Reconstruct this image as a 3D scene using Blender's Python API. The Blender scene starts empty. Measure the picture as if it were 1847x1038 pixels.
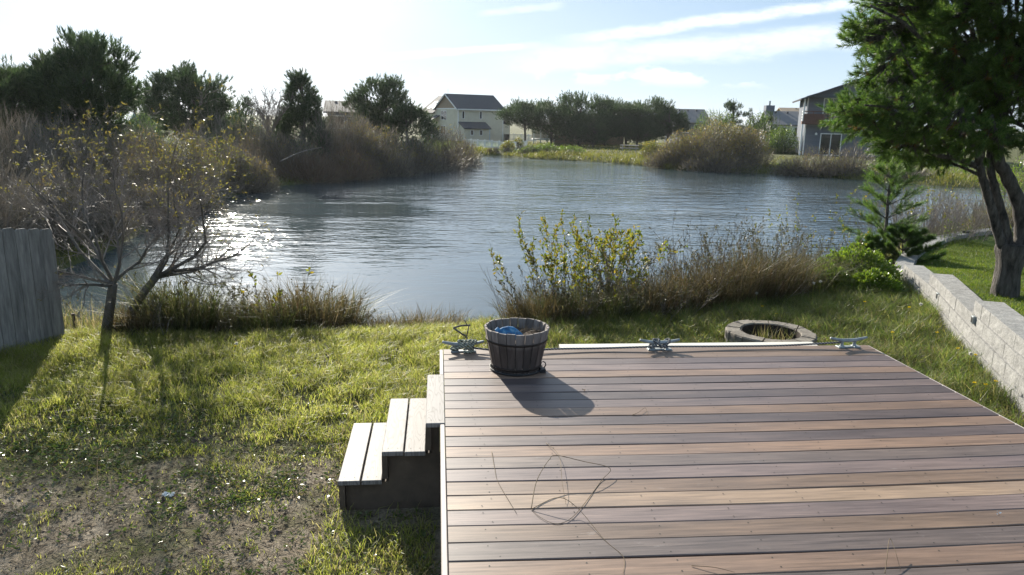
import bpy, math, json
import numpy as np
from mathutils import Matrix, Vector

# ------------------------------------------------------------------ camera, light, exposure
SC = bpy.context.scene
COL = SC.collection
PITCH, YAW, ROLL, FPX = 0.224, 0.1021, -0.0207, 1335.0
CAM_Z = 2.457
WATER = -1.10
SUN_EL, SUN_AZ = math.radians(23.4), math.radians(-15.7)      # azimuth from +Y towards +X

def cam_axes():
    cp, sp, cy, sy = math.cos(PITCH), math.sin(PITCH), math.cos(YAW), math.sin(YAW)
    f = np.array([sy*cp, cy*cp, -sp]); r = np.array([cy, -sy, 0.0]); d = np.cross(f, r)
    cr, sr = math.cos(ROLL), math.sin(ROLL)
    return f, r*cr + d*sr, -r*sr + d*cr
AF, AR, AD = cam_axes()

cam_data = bpy.data.cameras.new('camera')
cam = bpy.data.objects.new('camera', cam_data); COL.objects.link(cam)
cam_data.sensor_width = 36.0
cam_data.lens = FPX/1847.0*36.0
cam_data.clip_start = 0.05
cam_data.clip_end = 6000.0
m = Matrix.Identity(4)
for i in range(3):
    m[i][0] = AR[i]; m[i][1] = -AD[i]; m[i][2] = -AF[i]
m[0][3], m[1][3], m[2][3] = 0.0, 0.0, CAM_Z
cam.matrix_world = m
SC.camera = cam

SC.view_settings.view_transform = 'Standard'
SC.view_settings.look = 'None'
SC.view_settings.exposure = 1.3
SC.view_settings.gamma = 1.0
SC.view_settings.use_curve_mapping = False
SC.cycles.max_bounces = 6
SC.cycles.diffuse_bounces = 3
SC.cycles.glossy_bounces = 3
SC.cycles.transmission_bounces = 4
SC.cycles.transparent_max_bounces = 6
SC.cycles.sample_clamp_indirect = 4.0

def dirv(az, el):
    return Vector((math.sin(az)*math.cos(el), math.cos(az)*math.cos(el), math.sin(el)))
SUN_DIR = dirv(SUN_AZ, SUN_EL)

sun_data = bpy.data.lights.new('sun', 'SUN')
sun_data.energy = 4.5
sun_data.angle = math.radians(0.55)
sun_data.color = (1.0, 0.93, 0.80)
sun = bpy.data.objects.new('sun', sun_data); COL.objects.link(sun)
sun.rotation_euler = SUN_DIR.to_track_quat('Z', 'Y').to_euler()
sun.location = (0, 0, 60)

def build_world():
    w = bpy.data.worlds.new('World'); SC.world = w; w.use_nodes = True
    nt = w.node_tree; nt.nodes.clear(); N = nt.nodes.new; L = nt.links.new
    out = N('ShaderNodeOutputWorld'); bg = N('ShaderNodeBackground'); bg.inputs['Strength'].default_value = 0.055
    L(bg.outputs[0], out.inputs[0])
    sky = N('ShaderNodeTexSky'); sky.sky_type = 'NISHITA'; sky.sun_disc = False
    sky.sun_elevation = SUN_EL; sky.sun_rotation = SUN_AZ
    sky.air_density = 0.75; sky.dust_density = 0.15; sky.ozone_density = 2.0; sky.altitude = 10
    tc = N('ShaderNodeTexCoord')
    nrm = N('ShaderNodeVectorMath'); nrm.operation = 'NORMALIZE'; L(tc.outputs['Generated'], nrm.inputs[0])
    D = nrm.outputs[0]
    def math_(op, a, b=None, c=None, clamp=False):
        n = N('ShaderNodeMath'); n.operation = op; n.use_clamp = clamp
        for i, v in enumerate((a, b, c)):
            if v is None: continue
            if isinstance(v, (int, float)): n.inputs[i].default_value = v
            else: L(v, n.inputs[i])
        return n.outputs[0]
    def dot(vec):
        n = N('ShaderNodeVectorMath'); n.operation = 'DOT_PRODUCT'; L(D, n.inputs[0]); n.inputs[1].default_value = vec
        return n.outputs['Value']
    def sstep(v, a, b):
        n = N('ShaderNodeMapRange'); n.interpolation_type = 'SMOOTHSTEP'; L(v, n.inputs['Value'])
        n.inputs['From Min'].default_value = a; n.inputs['From Max'].default_value = b
        return n.outputs[0]
    def noise(scale, detail, rough, stretch=(1, 1, 1), rot=(0, 0, 0), seed=0.0):
        mp = N('ShaderNodeMapping'); mp.inputs['Scale'].default_value = stretch; mp.inputs['Rotation'].default_value = rot
        mp.inputs['Location'].default_value = (seed, seed*0.7, 0); L(D, mp.inputs['Vector'])
        n = N('ShaderNodeTexNoise'); n.inputs['Scale'].default_value = scale; n.inputs['Detail'].default_value = detail
        n.inputs['Roughness'].default_value = rough; L(mp.outputs[0], n.inputs['Vector'])
        return n.outputs['Fac']
    sep = N('ShaderNodeSeparateXYZ'); L(D, sep.inputs[0])
    elev = sep.outputs['Z']
    masks = []
    def streak(p, q, half, strength, scale, seed):
        a, b = ray(*p), ray(*q)
        n = np.cross(a, b); n /= np.linalg.norm(n)
        mid = (a+b)/2; mid /= np.linalg.norm(mid)
        along = b-a; along -= mid*(along@mid); hl = np.linalg.norm(along)/2; along /= np.linalg.norm(along)
        nz = noise(scale, 6, 0.62, (1, 1, 3.0), seed=seed)
        off = math_('MULTIPLY_ADD', nz, half*1.6, -half*0.8)
        dist = math_('ABSOLUTE', math_('ADD', dot(tuple(n)), off))
        core = sstep(dist, half, half*0.15)
        t = math_('ABSOLUTE', dot(tuple(along)))
        ends = sstep(t, hl*1.25, hl*0.7)
        front = sstep(dot(tuple(mid)), 0.2, 0.5)
        tex = sstep(noise(scale*2.3, 7, 0.7, (1, 1, 2.2), seed=seed+3), 0.28, 0.62)
        v = math_('MULTIPLY', math_('MULTIPLY', core, ends), math_('MULTIPLY', front, math_('MULTIPLY_ADD', tex, 0.6, 0.4)))
        masks.append(math_('MULTIPLY', v, strength))
    streak((1040, 70), (1750, -18), 0.0095, 1.0, 14, 1.0)
    streak((930, 112), (1760, 52), 0.022, 0.85, 9, 5.0)
    streak((690, 104), (960, 82), 0.006, 0.9, 16, 9.0)
    streak((870, 26), (1010, 10), 0.007, 0.5, 14, 12.0)
    # low cumulus heads along the horizon
    band = math_('MULTIPLY', sstep(elev, 0.040, 0.056), sstep(elev, 0.088, 0.062))
    cum = sstep(noise(9.0, 7, 0.55, (1, 1, 2.6), seed=2.3), 0.46, 0.55)
    masks.append(math_('MULTIPLY', math_('MULTIPLY', band, cum), 0.9))
    # thin high veil, thickest towards the sun (cirrostratus scatters forward)
    sd = dot(tuple(SUN_DIR))
    veil_n = noise(2.2, 5, 0.55, (1, 1, 3), seed=7.7)
    veil = math_('MULTIPLY', sstep(sd, 0.70, 0.97), math_('MULTIPLY_ADD', veil_n, 0.5, 0.08))
    low = sstep(elev, 0.20, 0.0)
    lowm = math_('MULTIPLY', low, 0.30)
    masks.append(veil); masks.append(lowm)
    # flat pale blue added over the whole sky to raise the fill light
    base = N('ShaderNodeMix'); base.data_type = 'RGBA'; base.inputs[0].default_value = 0.72
    L(sky.outputs[0], base.inputs[6]); base.inputs[7].default_value = (3.4, 4.75, 6.3, 1)
    tot = masks[0]
    for k in masks[1:]:
        tot = math_('SUBTRACT', math_('ADD', tot, k), math_('MULTIPLY', tot, k))
    mix = N('ShaderNodeMix'); mix.data_type = 'RGBA'
    # glare of the thin cloud round the sun, which stands just above the frame
    glow = math_('MULTIPLY', math_('POWER', math_('MAXIMUM', sd, 0.0), 48.0), 22.0)
    gv = N('ShaderNodeVectorMath'); gv.operation = 'SCALE'; gv.inputs[0].default_value = (1.0, 0.97, 0.93); L(glow, gv.inputs['Scale'])
    L(tot, mix.inputs[0]); L(base.outputs[2], mix.inputs[6])
    mix.inputs[7].default_value = (8.4, 9.0, 9.5, 1)
    ad = N('ShaderNodeVectorMath'); ad.operation = 'ADD'; L(mix.outputs[2], ad.inputs[0]); L(gv.outputs[0], ad.inputs[1])
    L(ad.outputs[0], bg.inputs['Color'])

def ray(x, y):
    d = AF + (x-923.5)/FPX*AR + (y-519.0)/FPX*AD
    return d/np.linalg.norm(d)
def at(x, y, z=None, Y=None):
    """the point of the place seen at photograph pixel (x, y): on the level z, or at the distance Y"""
    d = ray(x, y)
    t = (z-CAM_Z)/d[2] if z is not None else Y/d[1]
    return np.array([d[0]*t, d[1]*t, CAM_Z+d[2]*t])
build_world()

# ------------------------------------------------------------------ helpers
RNG = np.random.default_rng(7)
def link(name, data, parent=None):
    o = bpy.data.objects.new(name, data); COL.objects.link(o)
    if parent is not None: o.parent = parent
    return o
def tag(o, label=None, cat=None, group=None, kind=None):
    if label: o['label'] = label
    if cat: o['category'] = cat
    if group: o['group'] = group
    if kind: o['kind'] = kind
    return o
def empty(name, loc, label, cat, group=None, rz=0.0):
    o = link(name, None); o.location = loc; o.rotation_euler = (0, 0, rz); o.empty_display_size = 0.1
    return tag(o, label, cat, group)
def raw_mesh(name, V, F, mat, smooth=False):
    """V (n,3); F an (m,k) array or a list of such arrays"""
    V = np.asarray(V, np.float32).reshape(-1, 3)
    Fs = [np.asarray(f, np.int32) for f in (F if isinstance(F, list) else [F]) if len(f)]
    me = bpy.data.meshes.new(name)
    me.vertices.add(len(V)); me.vertices.foreach_set('co', V.ravel())
    loops = np.concatenate([f.ravel() for f in Fs]); tot = np.concatenate([np.full(len(f), f.shape[1], np.int32) for f in Fs])
    start = np.concatenate([[0], np.cumsum(tot)[:-1]]).astype(np.int32)
    me.loops.add(len(loops)); me.loops.foreach_set('vertex_index', loops)
    me.polygons.add(len(tot)); me.polygons.foreach_set('loop_start', start); me.polygons.foreach_set('loop_total', tot)
    me.polygons.foreach_set('use_smooth', np.full(len(tot), bool(smooth)))
    me.update(calc_edges=True)
    if mat is not None: me.materials.append(mat)
    return me
class MB:
    """collects geometry that becomes ONE mesh"""
    def __init__(self): self.V = []; self.F = {}; self.n = 0
    def add(self, V, F):
        V = np.asarray(V, float).reshape(-1, 3)
        for f in (F if isinstance(F, list) else [F]):
            f = np.asarray(f, np.int64)
            if len(f): self.F.setdefault(f.shape[1], []).append(f+self.n)
        self.V.append(V); self.n += len(V); return self
    def arrays(self): return np.concatenate(self.V), [np.concatenate(f) for f in self.F.values()]
    def build(self, name, mat, parent=None, smooth=False, loc=None):
        V, F = self.arrays()
        o = link(name, raw_mesh(name, V, F, mat, smooth), parent)
        if loc is not None: o.location = loc
        return o
BOXF = np.array([[0, 3, 2, 1], [4, 5, 6, 7], [0, 1, 5, 4], [1, 2, 6, 5], [2, 3, 7, 6], [3, 0, 4, 7]])
def box_v(x0, x1, y0, y1, z0, z1):
    return np.array([[x0, y0, z0], [x1, y0, z0], [x1, y1, z0], [x0, y1, z0], [x0, y0, z1], [x1, y0, z1], [x1, y1, z1], [x0, y1, z1]], float)
def box(mb, *a): return mb.add(box_v(*a), BOXF)
def bbox(mb, x0, x1, y0, y1, z0, z1, b=0.004):
    """box with chamfered top edges and corners"""
    lo = [(x0, y0, z0), (x1, y0, z0), (x1, y1, z0), (x0, y1, z0)]
    mid = [(x0, y0, z1-b), (x1, y0, z1-b), (x1, y1, z1-b), (x0, y1, z1-b)]
    top = [(x0+b, y0+b, z1), (x1-b, y0+b, z1), (x1-b, y1-b, z1), (x0+b, y1-b, z1)]
    F = [[0, 3, 2, 1], [8, 9, 10, 11]]
    for k in range(4):
        j = (k+1) % 4
        F += [[k, j, 4+j, 4+k], [4+k, 4+j, 8+j, 8+k]]
    return mb.add(lo+mid+top, np.array(F))
def norm(v):
    v = np.asarray(v, float); return v/np.maximum(np.linalg.norm(v, axis=-1, keepdims=True), 1e-9)
def perp(D):
    ref = np.where(np.abs(D[..., 2:3]) > 0.9, np.array([1.0, 0, 0]), np.array([0, 0, 1.0]))
    A = norm(np.cross(D, ref)); return A, np.cross(D, A)
def tube(mb, P, R, k=8, caps=True):
    P = np.asarray(P, float); n = len(P); R = np.broadcast_to(np.asarray(R, float), (n,))
    T = norm(np.gradient(P, axis=0)); A = np.zeros_like(P); a0, _ = perp(T[:1]); A[0] = a0[0]
    for i in range(1, n):
        a = A[i-1]-T[i]*(A[i-1]@T[i]); A[i] = a/max(np.linalg.norm(a), 1e-9)
    B = np.cross(T, A); ph = np.arange(k)*2*np.pi/k
    V = P[:, None]+R[:, None, None]*(np.cos(ph)[None, :, None]*A[:, None]+np.sin(ph)[None, :, None]*B[:, None])
    idx = np.arange(n*k).reshape(n, k); a = idx[:-1]; b = idx[1:]
    Q = np.stack([a, np.roll(a, -1, 1), np.roll(b, -1, 1), b], -1).reshape(-1, 4)
    V = V.reshape(-1, 3); F = [Q]
    if caps:
        V = np.concatenate([V, P[:1], P[-1:]]); c = n*k
        t0 = np.stack([np.roll(idx[0], -1), idx[0], np.full(k, c)], -1); t1 = np.stack([idx[-1], np.roll(idx[-1], -1), np.full(k, c+1)], -1)
        F.append(np.concatenate([t0, t1]))
    return mb.add(V, F)
def bez(pts, n=12):
    """smooth curve through points (Catmull-Rom)"""
    P = np.asarray(pts, float); P = np.concatenate([2*P[:1]-P[1:2], P, 2*P[-1:]-P[-2:-1]]); out = []
    for i in range(1, len(P)-2):
        t = np.linspace(0, 1, n, endpoint=False)[:, None]
        a, b, c, d = P[i-1], P[i], P[i+1], P[i+2]
        out.append(0.5*((2*b)+(-a+c)*t+(2*a-5*b+4*c-d)*t*t+(-a+3*b-3*c+d)*t**3))
    return np.concatenate(out+[P[-2:-1]])
def lathe(mb, prof, k=24, c=(0, 0), a0=0.0, a1=2*np.pi, closed=True):
    prof = np.asarray(prof, float); n = len(prof); kk = k if closed else k+1
    ph = a0+(a1-a0)*np.arange(kk)/k
    V = np.stack([c[0]+prof[:, 0:1]*np.cos(ph), c[1]+prof[:, 0:1]*np.sin(ph), np.repeat(prof[:, 1:2], kk, 1)], -1).reshape(-1, 3)
    idx = np.arange(n*kk).reshape(n, kk); a, b = idx[:-1], idx[1:]
    if closed: Q = np.stack([a, np.roll(a, -1, 1), np.roll(b, -1, 1), b], -1).reshape(-1, 4)
    else: Q = np.stack([a[:, :-1], a[:, 1:], b[:, 1:], b[:, :-1]], -1).reshape(-1, 4)
    return mb.add(V, Q)
def vnoise(x, y, s, seed=0):
    """value noise 0..1 on arrays"""
    x = np.asarray(x, float)*s+seed*17.3; y = np.asarray(y, float)*s+seed*9.1
    xi, yi = np.floor(x).astype(np.int64), np.floor(y).astype(np.int64); fx, fy = x-xi, y-yi
    fx, fy = fx*fx*(3-2*fx), fy*fy*(3-2*fy)
    def h(a, b):
        n = (a*374761393+b*668265263+seed*1442695) & 0x7fffffff
        n = ((n ^ (n >> 13))*1274126177) & 0x7fffffff
        return ((n ^ (n >> 16)) & 0xffff)/65535.0
    return (h(xi, yi)*(1-fx)+h(xi+1, yi)*fx)*(1-fy)+(h(xi, yi+1)*(1-fx)+h(xi+1, yi+1)*fx)*fy
def fnoise(x, y, s, seed=0): return (vnoise(x, y, s, seed)+0.5*vnoise(x, y, s*2.1, seed+1)+0.25*vnoise(x, y, s*4.3, seed+2))/1.75
def sst(v, a, b):
    t = np.clip((np.asarray(v, float)-a)/(b-a), 0, 1); return t*t*(3-2*t)

# ---- vegetation geometry, all vectorised
def twigs(P0, P1, R0, R1, k=3):
    """straight tapering k-sided twigs, no caps"""
    D = norm(P1-P0); A, B = perp(D); ph = np.arange(k)*2*np.pi/k
    ring = np.cos(ph)[None, :, None]*A[:, None]+np.sin(ph)[None, :, None]*B[:, None]
    n = len(P0); R0 = np.broadcast_to(R0, (n,)); R1 = np.broadcast_to(R1, (n,))
    V = np.stack([P0[:, None]+R0[:, None, None]*ring, P1[:, None]+R1[:, None, None]*ring], 1).reshape(-1, 3)
    b = (np.arange(n)*2*k)[:, None]+np.arange(k)[None]; c = (np.arange(n)*2*k)[:, None]+(np.arange(k)[None]+1) % k
    return V, np.stack([b, c, c+k, b+k], -1).reshape(-1, 4)
def leaves(P, D, L, W, rng, pos=0.45):
    """diamond leaves: base P, direction D"""
    n = len(P); D = norm(D); A, B = perp(D); th = rng.uniform(0, 2*np.pi, n)[:, None]
    S = A*np.cos(th)+B*np.sin(th); L = np.broadcast_to(L, (n,))[:, None]; W = np.broadcast_to(W, (n,))[:, None]
    V = np.stack([P, P+D*L*pos+S*W/2, P+D*L, P+D*L*pos-S*W/2], 1).reshape(-1, 3)
    return V, np.arange(n*4).reshape(n, 4)
def tri_needles(P, D, L, W, rng):
    n = len(P); D = norm(D); A, B = perp(D); th = rng.uniform(0, 2*np.pi, n)[:, None]
    S = A*np.cos(th)+B*np.sin(th); L = np.broadcast_to(L, (n,))[:, None]; W = np.broadcast_to(W, (n,))[:, None]
    V = np.stack([P+S*W/2, P-S*W/2, P+D*L], 1).reshape(-1, 3)
    return V, np.arange(n*3).reshape(n, 3)
def shoots(P, D, L, nn, nl, nw, rng, spread=0.9):
    """bottle-brush pine shoots: nn needles on each axis P -> P+D*L"""
    S = len(P); D = norm(D); A, B = perp(D); L = np.broadcast_to(L, (S,))
    t = rng.uniform(0.0, 1.0, (S, nn)); ph = rng.uniform(0, 2*np.pi, (S, nn)); sp = spread*rng.uniform(0.6, 1.15, (S, nn))*(1.0-0.55*t**3)
    rad = A[:, None]*np.cos(ph)[..., None]+B[:, None]*np.sin(ph)[..., None]
    ND = D[:, None]*np.cos(sp)[..., None]+rad*np.sin(sp)[..., None]
    base = P[:, None]+D[:, None]*(t*L[:, None])[..., None]
    return tri_needles(base.reshape(-1, 3), ND.reshape(-1, 3), nl*rng.uniform(0.75, 1.15, S*nn), nw, rng)
def blades(P, H, lean, W, rng, az=None, curl=1.0):
    """curved grass blades, five vertices each"""
    n = len(P); H = np.broadcast_to(H, (n,)); W = np.broadcast_to(W, (n,)); lean = np.broadcast_to(lean, (n,))
    if az is None: az = rng.uniform(0, 2*np.pi, n)
    o = np.stack([np.cos(az), np.sin(az), np.zeros(n)], -1)
    tw = rng.uniform(0, 2*np.pi, n); s = np.stack([np.cos(tw), np.sin(tw), np.zeros(n)], -1)
    up = np.array([0, 0, 1.0])
    c = (lean*H)[:, None]
    mid = P+up*(H*0.55)[:, None]+o*c*0.32; tip = P+up*(H*(1.0-0.25*lean*curl))[:, None]+o*c*1.05
    w = (W/2)[:, None]*s
    V = np.stack([P-w, P+w, mid+w*0.8, mid-w*0.8, tip], 1).reshape(-1, 3)
    b = np.arange(n)*5
    return V, [np.stack([b, b+1, b+2, b+3], -1), np.stack([b+3, b+2, b+4], -1)]
def rand_dirs(n, rng, up=0.0):
    v = rng.normal(size=(n, 3)); v[:, 2] += up; return norm(v)

# ------------------------------------------------------------------ materials
def new_mat(name):
    mt = bpy.data.materials.new(name); mt.use_nodes = True; nt = mt.node_tree; nt.nodes.clear()
    return mt, nt, nt.nodes.new, nt.links.new
def ramp(N, L, fac, stops):
    r = N('ShaderNodeValToRGB'); L(fac, r.inputs[0]); cr = r.color_ramp
    while len(cr.elements) < len(stops): cr.elements.new(0.5)
    for e, (p, c) in zip(cr.elements, stops): e.position = p; e.color = (*c, 1)
    return r.outputs[0]
def tex_noise(N, L, scale, detail=4, rough=0.55, vec=None, stretch=None, coord='Object', obj_seed=False):
    if vec is None:
        tc = N('ShaderNodeTexCoord'); vec = tc.outputs[coord]
    if stretch:
        mp = N('ShaderNodeMapping'); mp.inputs['Scale'].default_value = stretch; L(vec, mp.inputs['Vector']); vec = mp.outputs[0]
    n = N('ShaderNodeTexNoise'); n.inputs['Scale'].default_value = scale; n.inputs['Detail'].default_value = detail; n.inputs['Roughness'].default_value = rough
    if obj_seed:
        n.noise_dimensions = '4D'; oi = N('ShaderNodeObjectInfo'); ml = N('ShaderNodeMath'); ml.operation = 'MULTIPLY'
        ml.inputs[1].default_value = 40.0; L(oi.outputs['Random'], ml.inputs[0]); L(ml.outputs[0], n.inputs['W'])
    L(vec, n.inputs['Vector']); return n.outputs['Fac']
def mixc(N, L, fac, a, b, mode='MIX'):
    x = N('ShaderNodeMix'); x.data_type = 'RGBA'; x.blend_type = mode
    for s, v in ((0, fac), (6, a), (7, b)):
        if isinstance(v, (int, float)): x.inputs[s].default_value = v
        elif isinstance(v, tuple): x.inputs[s].default_value = (*v, 1)
        else: L(v, x.inputs[s])
    return x.outputs[2]
def bump(N, L, h, strength, dist):
    b = N('ShaderNodeBump'); b.inputs['Strength'].default_value = strength; b.inputs['Distance'].default_value = dist; L(h, b.inputs['Height']); return b.outputs[0]
def surf(name, stops, scale=6, detail=5, rough=0.7, stretch=None, bmp=(0.3, 0.004), spec=0.4, vary=0.0, fine=None, metallic=0.0):
    """generic noisy surface"""
    mt, nt, N, L = new_mat(name)
    f = tex_noise(N, L, scale, detail, 0.6, stretch=stretch, obj_seed=True)
    c = ramp(N, L, f, stops)
    if vary:
        oi = N('ShaderNodeObjectInfo'); mr = N('ShaderNodeMapRange'); L(oi.outputs['Random'], mr.inputs[0]); mr.inputs[3].default_value = 1-vary; mr.inputs[4].default_value = 1+vary
        hs = N('ShaderNodeHueSaturation'); L(c, hs.inputs['Color']); L(mr.outputs[0], hs.inputs['Value']); c = hs.outputs[0]
    if fine:
        f2 = tex_noise(N, L, fine[0], 3, 0.6, stretch=stretch, obj_seed=True)
        c = mixc(N, L, fine[1], c, ramp(N, L, f2, [(0.3, (0.25, 0.25, 0.25)), (0.7, (1.0, 1.0, 1.0))]), 'MULTIPLY')
    p = N('ShaderNodeBsdfPrincipled'); L(c, p.inputs['Base Color']); p.inputs['Roughness'].default_value = rough; p.inputs['Specular IOR Level'].default_value = spec
    p.inputs['Metallic'].default_value = metallic
    if bmp:
        fb = tex_noise(N, L, scale*3, 6, 0.65, stretch=stretch, obj_seed=True); L(bump(N, L, fb, *bmp), p.inputs['Normal'])
    o = N('ShaderNodeOutputMaterial'); L(p.outputs[0], o.inputs[0]); return mt
def leafy(name, cols, trans=0.4, rough=0.5, spec=0.35, nscale=1.2, namt=0.5):
    """leaves, needles, blades: every piece its own tint"""
    mt, nt, N, L = new_mat(name)
    g = N('ShaderNodeNewGeometry')
    k = len(cols); c = ramp(N, L, g.outputs['Random Per Island'], [(i/max(k-1, 1), q) for i, q in enumerate(cols)])
    f = tex_noise(N, L, nscale, 3, 0.6)
    v = ramp(N, L, f, [(0.3, (1-namt,)*3), (0.7, (1+namt*0.4,)*3)])
    c = mixc(N, L, 1.0, c, v, 'MULTIPLY')
    p = N('ShaderNodeBsdfPrincipled'); L(c, p.inputs['Base Color']); p.inputs['Roughness'].default_value = rough; p.inputs['Specular IOR Level'].default_value = spec
    t = N('ShaderNodeBsdfTranslucent'); hs = N('ShaderNodeHueSaturation'); hs.inputs['Value'].default_value = 1.5; hs.inputs['Saturation'].default_value = 1.1
    L(c, hs.inputs['Color']); L(hs.outputs[0], t.inputs['Color'])
    ms = N('ShaderNodeMixShader'); ms.inputs[0].default_value = trans; L(p.outputs[0], ms.inputs[1]); L(t.outputs[0], ms.inputs[2])
    o = N('ShaderNodeOutputMaterial'); L(ms.outputs[0], o.inputs[0]); return mt
def plain(name, col, rough=0.6, spec=0.4, metallic=0.0): 
    d = tuple(c*0.82 for c in col); return surf(name, [(0.35, d), (0.65, col)], 3.0, 4, rough, bmp=None, spec=spec, metallic=metallic)
# ------------------------------------------------------------------ ground and water
POND = np.array([(-8.8, 14.6), (-8.5, 17.2), (-8.4, 19.7), (-8.9, 23.6), (-10.2, 29.0), (-8.7, 34.7), (-8.5, 38.0), (-7.2, 39.7), (-5.7, 41.7), (-3.6, 45.1), (-1.1, 51.3),
    (1.7, 58.0), (3.5, 66.3), (4.2, 73.3), (6.0, 73.9), (8.65, 68.6), (14.1, 64.7), (17.0, 60.1), (17.4, 56.2), (21.2, 54.5), (23.9, 52.7), (26.0, 50.9),
    (28.5, 47.5), (31.1, 43.3), (36.0, 40.5), (44.0, 36.0), (40.0, 31.0), (30.0, 29.5), (22.0, 27.0), (16.0, 23.5), (11.5, 19.0), (8.6, 15.6), (6.2, 13.6), (4.2, 12.4), (1.5, 11.6), (-0.8, 11.3),
    (-2.7, 11.2), (-4.6, 11.3), (-6.4, 11.8), (-7.8, 13.0)])
def sdist(x, y, poly=POND):
    """signed distance to the shoreline, positive on land"""
    x = np.asarray(x, float); y = np.asarray(y, float); best = np.full(x.shape, 1e9); inside = np.zeros(x.shape, bool)
    for (x0, y0), (x1, y1) in zip(poly, np.roll(poly, -1, 0)):
        dx, dy = x1-x0, y1-y0; t = np.clip(((x-x0)*dx+(y-y0)*dy)/(dx*dx+dy*dy), 0, 1)
        best = np.minimum(best, np.hypot(x-x0-t*dx, y-y0-t*dy))
        c = ((y0 > y) != (y1 > y)) & (x < (x1-x0)*(y-y0)/((y1-y0) if y1 != y0 else 1e-9)+x0); inside ^= c
    return np.where(inside, -best, best)
def terr(x, y):
    x = np.asarray(x, float); y = np.asarray(y, float)
    sd = sdist(x, y)
    far = sst(y, 14, 34)
    land = 0.0*(1-far)-0.72*far
    land = land+0.9*sst(-x, 9, 26)*sst(y, 14, 30)+0.38*sst(x, 27, 36)*sst(y, 44, 60)*sst(y, 140, 90)
    land = land-0.18*sst(y, 70, 120)+0.10*(fnoise(x, y, 0.35, 3)-0.5)*sst(y, 9, 14)+0.03*(fnoise(x, y, 1.6, 5)-0.5)*sst(y, 60, 20)
    wid = 3.2*(1-far)+2.2*far
    near_in = np.minimum(0.85, -sd*0.35)
    z = np.where(sd > 0, WATER-0.02+sst(sd, -0.4, wid)*(land-WATER), WATER-0.06-np.maximum(near_in, 0))
    z = z-0.55*np.maximum(0, sst(y, 400, 900))*0
    return z
def terr1(x, y): return float(terr(np.array([x]), np.array([y]))[0])

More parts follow.
